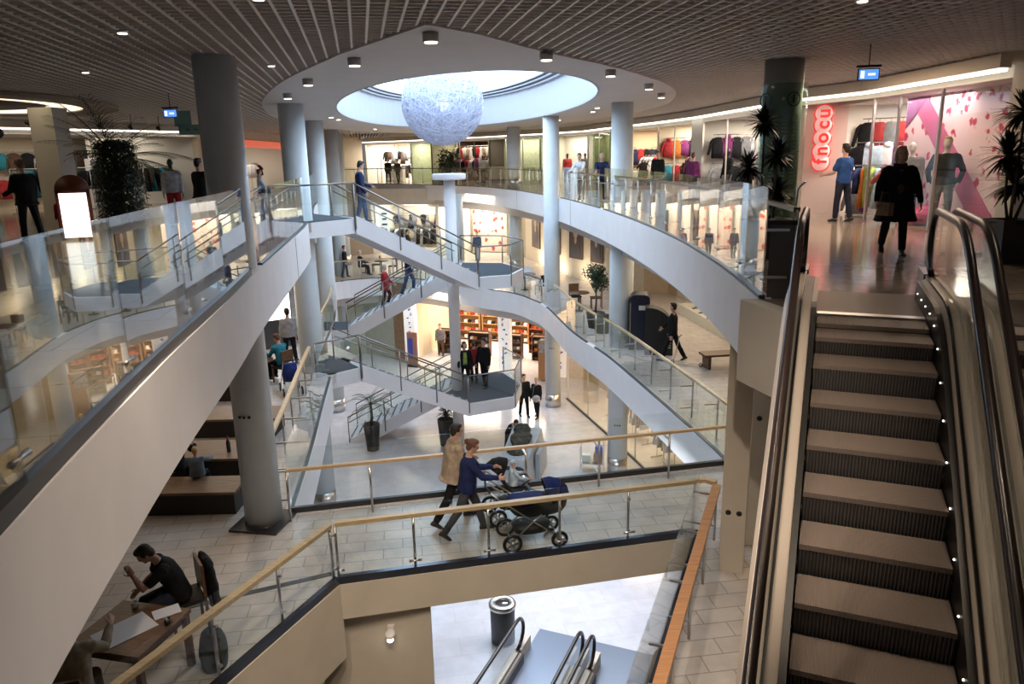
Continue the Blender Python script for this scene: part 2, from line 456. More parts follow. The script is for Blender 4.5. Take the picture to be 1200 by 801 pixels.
ring_hole = [(ringC.x+4.4*math.cos(a)*1.0, ringC.y+3.6*math.sin(a)) for a in [2*math.pi*i/40 for i in range(40)]]
dpoly = [p for p in disc]
for i in range(-90, 100):
    p = gn*(i*SP)
    for a, b in clip_line(p, gd, dpoly, -2.5, 60):
        A, B = p+gd*a, p+gd*b
        runner.bar((A.x, A.y, CE+.05), (B.x, B.y, CE+.05), .030, .10)
for j in range(-14, 250):
    y = j*SP*(1 if j < 200 else 1); p = gd*y
    for a, b in clip_line(p, gn, dpoly, -18, 19):
        A, B = p+gn*a, p+gn*b
        cross.bar((A.x, A.y, CE+.054), (B.x, B.y, CE+.054), .024, .098)
struct('ceiling_grille', runner, GRID)
struct('ceiling_grille_cross', cross, GRIDX)
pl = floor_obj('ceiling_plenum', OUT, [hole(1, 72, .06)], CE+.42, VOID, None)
# ring shaped cove lamp in the ceiling, top left
t = thing('ring_ceiling_lamp', 'large oval glowing ring lamp sunk in the grille ceiling above the left shops', 'ceiling light', (ringC.x, ringC.y, CE))
def ringband(rx0, ry0, rx1, ry1, z0, z1, n=56):
    vs = []; fs = []
    for i in range(n):
        a = 2*math.pi*i/n; c, s = math.cos(a), math.sin(a)
        vs += [(rx0*c, ry0*s, z0), (rx1*c, ry1*s, z0), (rx1*c, ry1*s, z1), (rx0*c, ry0*s, z1)]
    for i in range(n):
        a, b = 4*i, 4*((i+1) % n)
        for k in range(4): fs.append((a+k, a+(k+1) % 4, b+(k+1) % 4, b+k))
    return MB().add(vs, fs)
ringband(2.7, 3.5, 3.4, 4.7, -.10, -.02).obj('lamp_frame', mat('lamp_frame_paint', (.30, .24, .19), .6), t)
ringband(2.1, 2.6, 2.7, 3.5, -.07, -.02).obj('diffuser', emis('warm_ring', (1, .86, .62), 1.6), t)
MB().lathe([(2.1, -.08), (2.1, -.02)], seg=48).obj('inner_disc', mat('lamp_inner', (.12, .09, .07), .6), t)

# ------------------------------------------------------------------ columns
def column(x, y, r, z0, z1, label, dots=None, plinth=None, joint=None):
    t = thing('column', label, 'column', (x, y, z0))
    MB().lathe([(r, 0), (r, z1-z0)], seg=40).obj('shaft', COLM, t)
    MB().lathe([(r+.012, 0), (r+.012, .55 if not plinth else .05)], seg=40).obj('base_collar', STEEL if not plinth else DSTEEL, t)
    if plinth:
        MB().box((0, 0, .02), (plinth, plinth, .04), R(-10)).obj('plinth', DSTEEL, t)
    if dots:
        for k in range(3):
            a = dots[0]+k*.25
            d = MB().lathe([(.024, 0), (.024, .02)], c=(0, 0, 0), seg=14, M=Matrix.Rotation(a, 3, 'Z') @ Matrix.Rotation(R(90), 3, 'Y'))
            o = d.obj('vent_hole', BLK, t); o.location = (math.cos(a)*(r-.005), math.sin(a)*(r-.005), dots[1]); o['label'] = 'round black hole'
    tag(t)
    t['kind'] = 'structure' if False else 'thing'
    return t
column(-4.30, 11.62, .31, Z1, CE, 'thick grey column nearest the camera, standing on a dark square plinth beside the middle floor', (R(-110), 2.0), .85)
column(-4.36, 12.9, .31, Z2, Z1-.5, 'short grey column on the lower floor under the near left parapet corner', (R(-80), 3.2))
column(-5.85, 21.0, .34, Z2, CE, 'tall grey column by the left end of the staircase, second in the left row', (R(-95), 3.35))
column(-7.5, 30.0, .34, Z2, CE, 'tall grey column behind the staircase top landing, third in the left row', (R(-90), 2.5))
column(-9.06, 39.5, .34, Z2, CE, 'grey column fourth in the left row, behind the man on the stairs')
column(-9.75, 43.8, .34, Z1, CE, 'last grey column of the left row, beside the far clothes shop')
column(3.44, 23.16, .325, Z2, CE, 'tall pale blue column on the right, between leaning visitors and the jacket shop', (R(-115), 1.75))
column(1.69, 30.07, .32, Z2, CE, 'tall pale blue column right of the glowing ball, with the couple at its foot', (R(-115), 2.6))
column(.30, 40.3, .36, Z0, CE, 'grey column on the far gallery by the pale curtains')
column(.30, 40.5, .36, Z1, Z0-.26, 'grey column on the middle floor beside the portrait posters')
column(-2.9, 40.5, .40, Z1, Z0-.26, 'grey column on the middle floor beside the dark silhouette')
column(4.15, 25.9, .18, Z1, Z0-.26, 'slim grey post on the middle floor behind the tall column')
# column with a glass directory at the right
t = thing('directory_column', 'dark round column wrapped by a green glass directory with round i signs', 'column', (4.80, 13.55, 0))
MB().lathe([(.33, 0), (.33, CE)], seg=40).obj('shaft', mat('dark_column_paint', (.34, .37, .36), .4), t)
dg = MB()
arc = [(.40*math.cos(a), .40*math.sin(a)) for a in [R(-170+k*8) for k in range(21)]]
dg.wall(arc, .25, 2.75, .012, -1)
dg.obj('directory_glass', glass('directory_glass', (.78, .88, .82), .6), t)
ic = mat('directory_print', (.02, .03, .03), .5); ib = mat('directory_print_blue', (.02, .12, .25), .5); it = mat('directory_print_pale', (.35, .45, .38), .5)
for a, mm in ((R(-84), ic), (R(-150), ib)):
    o = MB().tube([(.11*math.cos(q), 0, .11*math.sin(q)) for q in [2*math.pi*i/24 for i in range(24)]], .011, 6, closed=True).obj('information_sign', mm, t)
    o.location = (.425*math.cos(a), .425*math.sin(a), 2.48); o.rotation_euler = (0, 0, a+R(90)); o['label'] = 'round i sign'
    text_part('i', .20, mm, t, (.425*math.cos(a), .425*math.sin(a), 2.48), (R(90), 0, a+R(90)), .004, 'information_letter', .006)
tl = MB()
for col in range(3):
    a0 = R(-125+col*24)
    for rrow in range(26):
        a = a0; w_ = rng.uniform(.05, .12); z_ = 2.2-rrow*.062
        tl.box((.418*math.cos(a), .418*math.sin(a), z_), (.003, w_, .022), a)
tl.obj('directory_lines', it, t)
# T shaped column that carries the stair landings
t = thing('capped_column', 'slim white column with a flat round cap rising beside the staircase landings', 'column', (-2.02, 25.75, Z2))
MB().lathe([(.20, 0), (.20, 9.62)], seg=32).obj('shaft', WHITE, t)
MB().lathe([(.20, 0), (.56, .02), (.57, .05), (.57, .20), (.55, .22), (.2, .22)], c=(0, 0, 9.60), seg=40).obj('cap', WHITE, t)
# rectangular pillar under the right gallery end
t = thing('rectangular_pillar', 'cream rectangular pillar with two black holes standing left of the escalator', 'pillar', (3.22, 9.98, Z1), R(-20))
MB().box((0, 0, 1.74), (.34, .5, 3.48)).obj('shaft', CREAM, t)
for k in (-1, 1):
    o = MB().lathe([(.04, 0), (.04, .02)], seg=14, M=Matrix.Rotation(R(90), 3, 'X')).obj('vent_hole', BLK, t); o.location = (k*.075, -.235, .95); o['label'] = 'round black hole'
t = thing('rectangular_pillar', 'pale cream pillar with two holes close against the escalator side', 'pillar', (3.75, 10.75, Z1), R(-20))
MB().box((0, 0, 1.74), (.40, .5, 3.48)).obj('shaft', CREAM, t)
for k in (-1, 1):
    o = MB().lathe([(.04, 0), (.04, .02)], seg=14, M=Matrix.Rotation(R(90), 3, 'X')).obj('vent_hole', BLK, t); o.location = (k*.075-.05, -.235, 2.1); o['label'] = 'round black hole'
w = MB().wall([(2.86, 8.35), (e1.x, e1.y), (e2.x, e2.y)], -.95, .0, .25, -1); struct('trim_13', w, CREAM)

# ------------------------------------------------------------------ balustrades
def balustrade(pts, z, label, side=1, panel=1.5, gh=1.2, hr=.93, inset=.14, wood=OAK, posts=True, gm=G_BAL, handrail=True, hs=(.07, .05), chan=.055, post_h=None, zf=None, clamps=False, z2=None, pstep=None):
    """glass line along pts; handrail and posts inset to the floor side. zf(i/n) gives z for sloped runs"""
    t = thing('glass_balustrade', label, 'balustrade', (pts[0][0], pts[0][1], z))
    o0 = Vector((pts[0][0], pts[0][1], z))
    g = resample(pts, panel); n = len(g)-1
    glin = offset(g, .03*side); hl = offset(resample(pts, (pstep or panel)), (.03+inset)*side)
    def Z(f): return 0 if zf is None else zf(f)
    for i in range(n):
        a = Vector((*glin[i], 0)); b = Vector((*glin[i+1], 0)); d = (b-a).normalized()*.012
        a2, b2 = a+d, b-d; za, zb = z+Z(i/n), z+Z((i+1)/n)
        nn = Vector((-d.y, d.x, 0)).normalized()*.006
        vs = [Vector((p.x, p.y, zz))+q-o0 for q in (-nn, nn) for (p, zz) in ((a2, za+.03), (b2, zb+.03), (b2, zb+gh), (a2, za+gh))]
        MB().add(vs, [(0, 1, 2, 3), (7, 6, 5, 4), (0, 4, 5, 1), (1, 5, 6, 2), (2, 6, 7, 3), (3, 7, 4, 0)]).obj('glass_panel', gm, t)
    m = len(hl)-1
    if posts:
        for i in range(m+1):
            zz = Z(i/m); p = hl[i]
            pm = MB().tube([(p[0]-o0.x, p[1]-o0.y, zz+.0), (p[0]-o0.x, p[1]-o0.y, zz+hr)], .021, 8)
            q = offset(resample(pts, (pstep or panel)), .03*side)[i]
            for h in (.25, .78):
                pm.bar((p[0]-o0.x, p[1]-o0.y, zz+h), (q[0]-o0.x, q[1]-o0.y, zz+h), .03, .03)
            pm.obj('post', STEEL, t)
    if handrail:
        f = resample(pts, .5); fo = offset(f, (.03+inset)*side); k = len(fo)-1
        mb = MB(); P_ = [(p[0]-o0.x, p[1]-o0.y, hr+Z(i/k)) for i, p in enumerate(fo)]
        rect_sweep(mb, P_, hs[0], hs[1]); mb.obj('handrail', wood, t)
    if chan:
        f = resample(pts, .5); fo = offset(f, .03*side); k = len(fo)-1
        mb = MB(); rect_sweep(mb, [(p[0]-o0.x, p[1]-o0.y, chan/2-.01+Z(i/k)) for i, p in enumerate(fo)], .075, chan); mb.obj('base_channel', CHB if chan > .13 else CHAN, t)
    if clamps:
        for i in range(n+1):
            p = glin[i]
            for h in (.22,):
                mb = MB(); ends = []
                for dd in (-.09, .09):
                    q = glin[min(i+1, n)] if dd > 0 else glin[max(i-1, 0)]
                    v = Vector((q[0]-p[0], q[1]-p[1])); v = v.normalized()*abs(dd) if v.length > 0 else Vector((0, 0))
                    ends.append((p[0]+v.x-o0.x, p[1]+v.y-o0.y, h))
                mb.tube([ends[0], (p[0]-o0.x, p[1]-o0.y, h), ends[1]], [.022, .010, .022], 8)
                mb.obj('glass_clamp', STEEL, t)
    return t
def rect_sweep(mb, P, w, h, up=Vector((0, 0, 1))):
    P = [Vector(p) for p in P]; n = len(P); vs = []
    for i, p in enumerate(P):
        tdir = (P[min(i+1, n-1)]-P[max(i-1, 0)]); tdir.normalize(); s = tdir.cross(up)
        if s.length < 1e-4: s = Vector((1, 0, 0))
        s.normalize(); u = s.cross(tdir); u.normalize()
        for a, b in ((-1, -1), (1, -1), (1, 1), (-1, 1)): vs.append(p+s*(a*w/2)+u*(b*h/2))
    fs = []
    for i in range(n-1):
        for k in range(4): fs.append((4*i+k, 4*i+(k+1) % 4, 4*i+4+(k+1) % 4, 4*i+4+k))
    fs += [(3, 2, 1, 0), (4*n-4, 4*n-3, 4*n-2, 4*n-1)]
    return mb.add(vs, fs)
DBR = mat('dark_handrail', (.10, .06, .04), .3)
ia = min(range(len(left0)), key=lambda i: abs(left0[i][1]-11.1)); ib_ = min(range(len(left0)), key=lambda i: abs(left0[i][1]-11.9))
balustrade(left0[:ia+1], Z0, 'tall frameless glass parapet reflecting the galleries, along the top floor edge at left', 1, 1.75, 1.27, hr=1.0, inset=.30, posts=False, gm=G_BIG, handrail=False, clamps=True, chan=.12)
balustrade(left0[ib_:], Z0, 'glass balustrade with steel handrail between the thick column and the staircase', 1, 1.1, 1.22, hr=1.02, wood=STEEL, hs=(.05, .04), inset=.1, pstep=.8)
# right and far gallery balustrades split at the columns
def cut(pts, y0, y1, xmin=-99):
    return [p for p in pts if y0 <= p[1] <= y1 and p[0] > xmin]
g = [p for p in back0]
iR = min(range(len(g)), key=lambda i: (g[i][0]-2.85)**2+(g[i][1]-23.16)**2)
iM = min(range(len(g)), key=lambda i: (g[i][0]-1.9)**2+(g[i][1]-30.07)**2)
iF = min(range(len(g)), key=lambda i: (g[i][0]+7.7)**2+(g[i][1]-50.8)**2)
balustrade(g[iR+1:], Z0, 'long glass parapet of the top gallery curving from the tall blue column to the escalator', 1, 1.45, 1.25, hr=1.0, wood=DBR, inset=.32, pstep=1.45, clamps=True)
balustrade(g[iM+1:iR], Z0, 'glass balustrade of the top gallery where two visitors lean between the blue columns', 1, 1.3, 1.2, hr=1.0, wood=DBR, inset=.25)
balustrade(g[iF:iM], Z0, 'glass balustrade along the far curve of the top gallery behind the capped column', 1, 1.6, 1.15, hr=1.02, wood=DSTEEL, inset=.1)
balustrade(g[:iF+1], Z0, 'glass balustrade of the top floor running behind the left columns', 1, 1.6, 1.15, hr=1.02, wood=DSTEEL, inset=.1)
balustrade(near1, Z1, 'glass balustrade with pale oak handrail behind the couple, facing the lower floor', 1, 1.32, 1.2, inset=.30, chan=.12)
balustrade(left1, Z1, 'glass balustrade with oak handrail beside the wooden benches', 1, 1.3, 1.2, inset=.50, hs=(.09, .06))
b = back1
jm = min(range(len(b)), key=lambda i: (b[i][0]-1.3)**2+(b[i][1]-30.07)**2)
jr = min(range(len(b)), key=lambda i: (b[i][0]-2.6)**2+(b[i][1]-23.16)**2)
jl = min(range(len(b)), key=lambda i: (b[i][0]+6.1)**2+(b[i][1]-38.2)**2)
balustrade(b[jr+1:], Z1, 'glass balustrade on the right of the middle floor with the visitor in black behind', 1, 1.4, 1.2, inset=.30, hs=(.08, .05))
balustrade(b[jm+1:jr], Z1, 'glass balustrade with oak rail beside the round potted tree', 1, 1.3, 1.2, inset=.30, hs=(.08, .05))
balustrade(b[jl:jm], Z1, 'glass balustrade on the middle floor curving behind the stair landing', 1, 1.4, 1.1, hr=1.0, wood=DSTEEL, inset=.08)
balustrade(b[:jl+1], Z1, 'glass balustrade of the far left cafe on the middle floor', 1, 1.6, 1.1, hr=1.0, wood=OAK, inset=.08)
balustrade([(-5.2, 3.4), (-3.35, 7.8), (-2.58, 9.62)], Z1, 'sloping-looking glass balustrade with oak handrail beside the reading table', 1, 1.1, 1.2, inset=.06, hs=(.10, .06), chan=.14)
balustrade(front1, Z1, 'glass balustrade with oak handrail in front of the prams', 1, 1.02, 1.12, inset=.06, hs=(.09, .06), chan=.14, clamps=True)
balustrade(front1R, Z1, 'glass balustrade with reddish wooden handrail beside the tiled aisle left of the escalator', 1, 1.3, 1.12, inset=.26, wood=OAKD, hs=(.13, .07), chan=.14)

fr = [o for o in bpy.data.objects if o.get('label', '').startswith('glass balustrade with oak handrail in front')][0]
c_ = MB(); rect_sweep(c_, [Vector((2.84, 10.885, .93))-Vector((-2.58, 9.62, 0)), Vector((3.02, 10.92, .93))-Vector((-2.58, 9.62, 0)), Vector((3.17, 10.80, .93))-Vector((-2.58, 9.62, 0))], .09, .06); c_.obj('handrail_corner', OAK, fr)
# ------------------------------------------------------------------ staircase
st = thing('staircase', 'white switchback staircase with glass sides and dark carpeted landings', 'stairs', (-3.5, 24, Z2))
S0 = Vector((-3.5, 24, Z2))
TREAD = mat('stair_tread', (.55, .56, .62), .5); NOSE = mat('stair_nosing', (.07, .08, .10), .6)
def flight(a, b, za, zb, width, side, n=13, lab=None):
    """a,b near edge plan points (top, bottom); body extends to 'side' by width"""
    a = Vector((*a, 0)); b = Vector((*b, 0)); d = (b-a); L = d.length; d.normalize(); nn = Vector((-d.y, d.x, 0))*side
    tr, no = MB(), MB(); rise = (za-zb)/n; run = L/n
    for i in range(n):
        z = za-rise*(i+1) if True else 0
        c0 = a+d*(run*i); c1 = a+d*(run*(i+1))
        q = [c0, c1, c1+nn*width, c0+nn*width]
        if side < 0: q = q[::-1]
        tr.add([Vector((p.x, p.y, z+rise))-S0 for p in q]+[Vector((p.x, p.y, z-.02))-S0 for p in q],
               [(0, 1, 2, 3), (7, 6, 5, 4), (0, 4, 5, 1), (1, 5, 6, 2), (2, 6, 7, 3), (3, 7, 4, 0)])
        m_ = c1-d*.05
        no.bar(Vector((m_.x, m_.y, z+rise+.004))-S0+nn*.08, Vector((m_.x, m_.y, z+rise+.004))-S0+nn*(width-.08), .06, .01)
    tr.obj('steps', TREAD, st, True); no.obj('step_edges', NOSE, st)
    for k, off in enumerate((0, width)):
        p0 = a+nn*off; p1 = b+nn*off
        mb = MB(); up, dn = .10, .42
        vs = []
        for th in (-.05, .05):
            for p, z in ((p0, za), (p1, zb)):
                vs += [Vector((p.x, p.y, z+up))+nn*th-S0, Vector((p.x, p.y, z-dn))+nn*th-S0]
        mb.add(vs, [(0, 1, 3, 2), (4, 6, 7, 5), (0, 2, 6, 4), (1, 5, 7, 3), (0, 4, 5, 1), (2, 3, 7, 6)]).obj('stringer', WHITE, st, True)
        off_in = nn*(.09 if k == 0 else -.09)
        np_ = 3
        for i in range(np_+1):
            f = i/np_; p = p0.lerp(p1, f)-off_in*.6; z = za+(zb-za)*f
            MB().tube([Vector((p.x, p.y, z-.30))-S0, Vector((p.x, p.y, z+.98))-S0], .022, 8).obj('post', RAILM, st)
        for i in range(np_):
            f0, f1 = i/np_+.01, (i+1)/np_-.01; A = p0.lerp(p1, f0); B = p0.lerp(p1, f1); z_a = za+(zb-za)*f0; z_b = za+(zb-za)*f1
            vs = [Vector((p.x, p.y, z))+nn*t_-S0 for t_ in (-.006, .006) for p, z in ((A, z_a+.12), (B, z_b+.12), (B, z_b+.92), (A, z_a+.92))]
            MB().add(vs, [(0, 1, 2, 3), (7, 6, 5, 4), (0, 4, 5, 1), (1, 5, 6, 2), (2, 6, 7, 3), (3, 7, 4, 0)]).obj('glass_panel', G_BAL, st)
        pA = p0-off_in*.6; pB = p1-off_in*.6
        MB().tube([Vector((pA.x, pA.y, za+1.0))-S0, Vector((pB.x, pB.y, zb+1.0))-S0], .024, 8).obj('handrail', RAILM, st)
        pA = p0+off_in; pB = p1+off_in
        MB().tube([Vector((pA.x, pA.y, za+.75))-S0, Vector((pB.x, pB.y, zb+.75))-S0], .018, 8).obj('inner_handrail', RAILM, st)
def landing(poly, z, label, railed, th=.42):
    p = [(q[0]-S0.x, q[1]-S0.y) for q in poly]
    MB().prism(p, z-th-S0.z, z-S0.z).obj('landing', WHITE, st)
    c = Vector((sum(q[0] for q in p)/len(p), sum(q[1] for q in p)/len(p)))
    ins = [tuple(c+(Vector(q)-c)*.93) for q in p]
    MB().prism(ins, z-S0.z, z+.012-S0.z).obj('carpet', CARPET, st)
    for seg in railed:
        pts = [Vector((*poly[i], z))-S0 for i in seg]
        MB().tube([q+Vector((0, 0, 1.0)) for q in pts], .024, 8).obj('handrail', RAILM, st)
        for A, B in zip(pts, pts[1:]):
            nn = Vector((-(B-A).y, (B-A).x, 0)).normalized()*.006; d = (B-A).normalized()*.03
            vs = [(A+d if e == 0 else B-d)+nn*s_+Vector((0, 0, h)) for s_ in (-1, 1) for e, h in ((0, .05), (1, .05), (1, .92), (0, .92))]
            MB().add(vs, [(0, 1, 2, 3), (7, 6, 5, 4), (0, 4, 5, 1), (1, 5, 6, 2), (2, 6, 7, 3), (3, 7, 4, 0)]).obj('glass_panel', G_BAL, st)
        for q in pts:
            MB().tube([q+Vector((0, 0, -.36)), q+Vector((0, 0, 1.0))], .022, 8).obj('post', RAILM, st)
W_ = 1.45
landing([(-5.55, 20.12), (-4.43, 21.5), (-5.31, 22.65), (-6.3, 24.0), (-6.9, 22.4)], Z0, 'top', [(0, 1)])
flight((-4.43, 21.5), (-1.07, 24.06), Z0, -2.175, W_, 1)
landing([(-1.07, 24.06), (.02, 24.45), (.45, 25.8), (-.29, 27.4), (-1.86, 27.75), (-1.84, 26.3), (-1.95, 25.2)], -2.175, 'upper', [(0, 1, 2, 3, 4)])
flight((-1.84, 26.3), (-5.95, 26.3), -2.175, Z1, W_, -1)
landing([(-5.55, 20.2), (-4.5, 21.2), (-5.4, 22.4), (-6.6, 23.5)], Z1, 'middle', [(0, 1)])
landing([(-5.95, 26.25), (-5.95, 27.8), (-7.2, 27.8), (-6.8, 26.2)], Z1, 'middle far', [])
flight((-4.5, 21.2), (-1.53, 24.03), Z1, -6.525, W_, 1)
landing([(-1.53, 24.03), (.08, 24.75), (.32, 26.4), (-.35, 27.9), (-2.05, 27.8), (-2.05, 26.4), (-2.5, 25.3)], -6.525, 'lower', [(0, 1, 2, 3)])
flight((-2.05, 26.35), (-6.2, 26.35), -6.525, Z2, W_, -1)
# ------------------------------------------------------------------ escalators
ESC_T = stripes('escalator_tread', (.22, .175, .15), (.30, .24, .205), 26, 'X', .5, .2, .5)
ESC_R = stripes('escalator_riser', (.06, .056, .055), (.16, .15, .145), 13, 'X', .45, .3, 1.0)
ALU = mat('escalator_deck', (.56, .48, .41), .5, .2)
ALUD = mat('escalator_skirt', (.04, .038, .036), .4, .5)
LED = emis('skirt_lamp', (1, .97, .9), 5)
PLATE = stripes('comb_plate', (.10, .08, .068), (.17, .135, .115), 18, 'Y', .35, .6, .5)
RUBRAIL = mat('handrail_rubber', (.022, .014, .012), .30, spec=.5)
TR = .85                                                    # length over which the slope sets in
def prof(s, top_flat, rise, tan=math.tan(R(30))):
    """height below the top floor at distance s (<0 = down the escalator) """
    x = -s-top_flat
    if x <= 0: return 0.0
    Ltot = rise/tan+TR
    def I(x):
        if x <= 0: return 0
        if x < TR: return tan*x*x/(2*TR)
        return tan*(x-TR/2)
    if x < Ltot-TR: return -min(I(x), rise)
    y = Ltot-x
    if y <= 0: return -rise
    return -(rise-tan*y*y/(2*TR))
def escalator(label, comb, rise, tf=.75, name='escalator', leds=False, width=1.0, ext=0.0):
    t = thing(name, label, 'escalator', (comb.x, comb.y, comb.z), math.atan2(ED.y, ED.x)-math.pi/2)
    # local: y = uphill, x = right
    Lt = rise/math.tan(R(30))+TR+tf; z = lambda s: prof(s, tf, rise)
    h = width/2
    n = int((Lt+.9)/.4); off = .12
    for i in range(n):
        s0 = -off-.4*i; s1 = s0-.4; zc = z((s0+s1)/2); zl = z((s0+s1)/2-.4)
        o = MB().box((0, (s0+s1)/2, zc-.02), (width-.03, .392, .04)).obj('step', ESC_T, t)
        if zc-zl > .02:
            MB().add([(-h+.015, s1+.004, zc-.012), (h-.015, s1+.004, zc-.012), (h-.015, s1+.035, zl-.02), (-h+.015, s1+.035, zl-.02),
                      (-h+.015, s1+.06, zc-.012), (h-.015, s1+.06, zc-.012), (h-.015, s1+.08, zl-.02), (-h+.015, s1+.08, zl-.02)],
                     [(0, 3, 2, 1), (4, 5, 6, 7), (0, 1, 5, 4), (3, 7, 6, 2), (0, 4, 7, 3), (1, 2, 6, 5)]).obj('riser', ESC_R, o)
    MB().box((0, .62, -.005), (width+.06, 1.35, .03)).obj('comb_plate', PLATE, t)
    MB().box((0, -.06, .012), (width-.02, .12, .012)).obj('comb', STEEL, t)
    MB().box((0, -Lt-.9-ext/2, -rise-.005), (width+.06, 1.3+ext, .03)).obj('comb_plate', PLATE, t)
    ss = [1.0-.15*i for i in range(int((Lt+2.3+ext)/.15)+1)]
    for sgn in (-1, 1):
        ho = .185 if sgn < 0 else .135; dk = .05 if sgn < 0 else 0
        zz = lambda s: z(min(s, 0) if s < 0 else 0)
        # black skirt
        mb = MB(); rect_sweep(mb, [(sgn*(h+.02), s, zz(s)+.02) for s in ss], .045, .40); mb.obj('skirt', ALUD, t)
        # inner deck: broad sloping metal strip
        P1_, P2_, P3_ = (h+.04, .22), (h+.20, .26), (h+.20, .06)
        vs = []; fs = []
        prof_pts = [(h+.035, .10), (h+.045, .215), (h+.10+dk, .262), (h+.21+dk, .268), (h+.24+dk, .22), (h+.24+dk, -.55), (h+.21+dk, -.55)]
        for s in ss:
            for (u, w_) in prof_pts: vs.append((sgn*u, s, zz(s)+w_))
        m = len(prof_pts)
        for i in range(len(ss)-1):
            for k in range(m-1):
                f = (i*m+k, i*m+k+1, (i+1)*m+k+1, (i+1)*m+k); fs.append(f if sgn < 0 else f[::-1])
        fs += [tuple(range(m)), tuple(reversed(range((len(ss)-1)*m, len(ss)*m)))]
        MB().add(vs, fs).obj('deck', ALU, t)
        # bead line
        mb = MB(); rect_sweep(mb, [(sgn*(h+.088+dk), s, zz(s)+.268) for s in ss], .02, .03); mb.obj('deck_seal', BLACK, t)
        # glass
        gs = ss[::8]
        if gs[-1] != ss[-1]: gs.append(ss[-1])
        for a, b in zip(gs, gs[1:]):
            sub = [s for s in ss if b-1e-6 <= s <= a+1e-6]; vs = []
            for s in sub:
                s_ = s-.006 if s == sub[0] else (s+.006 if s == sub[-1] else s)
                for dx in (-.005, .005):
                    vs += [(sgn*(h+ho)+dx, s_, zz(s)+.27), (sgn*(h+ho)+dx, s_, zz(s)+.97)]
            fs = []
            for i in range(len(sub)-1):
                p, q = 4*i, 4*i+4
                fs += [(p, q, q+1, p+1), (p+2, p+3, q+3, q+2), (p+1, q+1, q+3, p+3), (p, p+2, q+2, q)]
            fs += [(0, 1, 3, 2), (4*len(sub)-4, 4*len(sub)-2, 4*len(sub)-1, 4*len(sub)-3)]
            MB().add(vs, fs).obj('glass_panel', G_BAL, t)
        # moving handrail with rounded ends
        path = []
        rr = .335
        for k in range(9):
            a = -math.pi/2+math.pi*k/8; path.append((1.0+rr*math.cos(a)*1.0, .64+rr*math.sin(a)))
        for s in ss[1:]: path.append((s, zz(s)+.975))
        s_end = ss[-1]; z_end = zz(s_end)
        for k in range(1, 9):
            a = math.pi/2+math.pi*k/8; path.append((s_end+rr*math.cos(a), z_end+.64+rr*math.sin(a)))
        mb = MB(); mb.tube([(sgn*(h+ho), s, zq) for s, zq in path], .038, 10, flat=1.05); mb.obj('handrail', RUBRAIL, t)
        # rounded glass ends
        for cs, cz, d in ((1.0, .64, 1), (s_end, z_end+.64, -1)):
            vs = []; k = 12
            for dx in (-.005, .005):
                for i in range(k+1):
                    a = -math.pi/2+math.pi*i/k; vs.append((sgn*(h+ho)+dx, cs+d*rr*.97*math.cos(a), cz+rr*.97*math.sin(a)))
            fs = [tuple(range(k+1)), tuple(reversed(range(k+1, 2*k+2)))]+[(i, i+k+1, i+k+2, i+1) for i in range(k)]
            MB().add(vs, fs).obj('glass_end', G_BAL, t, True)
            MB().box((sgn*(h+ho), cs+d*.30, cz-.50), (.14, .56, .30)).obj('newel_base', ALU if not leds else DSTEEL, t)
    if leds:
        for i in range(26):
            s = .75-.36*i
            o = MB().ell((h-.006, s, (z(s) if s < 0 else 0)+.115), (.006, .008, .008), seg=8, rings=5).obj('skirt_lamp', LED, t)
    # truss box
    vs = []; fs = []
    sB = [s for s in ss if s < -.2]
    for s in sB:
        for u, w_ in ((-h-.23, -.5), (h+.23, -.5), (h+.23, -.95), (-h-.23, -.95)): vs.append((u, s, zz(s)+w_))
    for i in range(len(sB)-1):
        for k in range(4): fs.append((4*i+k, 4*i+(k+1) % 4, 4*i+4+(k+1) % 4, 4*i+4+k))
    fs += [(0, 1, 2, 3), (4*len(sB)-1, 4*len(sB)-2, 4*len(sB)-3, 4*len(sB)-4)]
    MB().add(vs, fs).obj('truss_cladding', CREAM, t, True)
    return t
escalator('big escalator of ribbed steps and metal side decks rising to the red sign shop', CB, 4.35, tf=.35, leds=True)
CB2 = CB+EU*1.50
escalator('second escalator alongside, cut by the right edge, in front of the dark potted plants', CB2, 4.35, tf=.35)
# lower pair: from the ground floor up under the walkway
def low_comb(cx, cy):
    # bottom end sits at (cx,cy); the top comb lies towards the camera
    Lt = 4.35/math.tan(R(30))+TR+.35+1.1
    d = Vector((-math.sin(R(22.8)), -math.cos(R(22.8)), 0))
    p = Vector((cx, cy, 0))+d*Lt; p.z = Z1; return p
def low_escalator(label, cx, cy):
    global ED, EU
    keep = ED, EU
    ED = -ED; EU = -EU
    t = escalator(label, low_comb(cx, cy), 4.35, tf=.35, ext=1.1)
    ED, EU = keep
    return t
lowA = low_escalator('lower escalator with black handrails, its end beside the grey litter bin', 0.12, 12.24)
lowB = low_escalator('lower escalator farther from the litter bin, under the reddish handrail', 1.56, 11.60)
mt = MB().box((0, 0, 0), (3.9, 2.3, .012), 0).obj('floor_mat', mat('blue_grey_plate', (.20, .23, .29), .35, .5, bump=.2, bscale=200))
mt.location = (1.85, 12.85, Z2+.007); mt.rotation_euler = (0, 0, -AZ)
tag(mt, 'blue grey ribbed floor plate at the foot of the two lower escalators', 'floor plate')
# dark newel box / rail stubs at the corner of the top gallery
t = thing('barrier_frame', 'dark upright metal and glass barrier box at the head of the escalator', 'barrier', (3.10, 8.45, 0), -AZ)
MB().box((0, 0, .42), (.26, .30, .84)).obj('cabinet', mat('barrier_panel', (.10, .085, .08), .35, .3), t)
MB().box((0, 0, .86), (.30, .34, .05)).obj('top_cap', BLK, t)
MB().tube([(.10, .1, .86), (.12, .1, 1.22), (.20, .1, 1.30)], .012, 8).obj('hook_handle', STEEL, t)

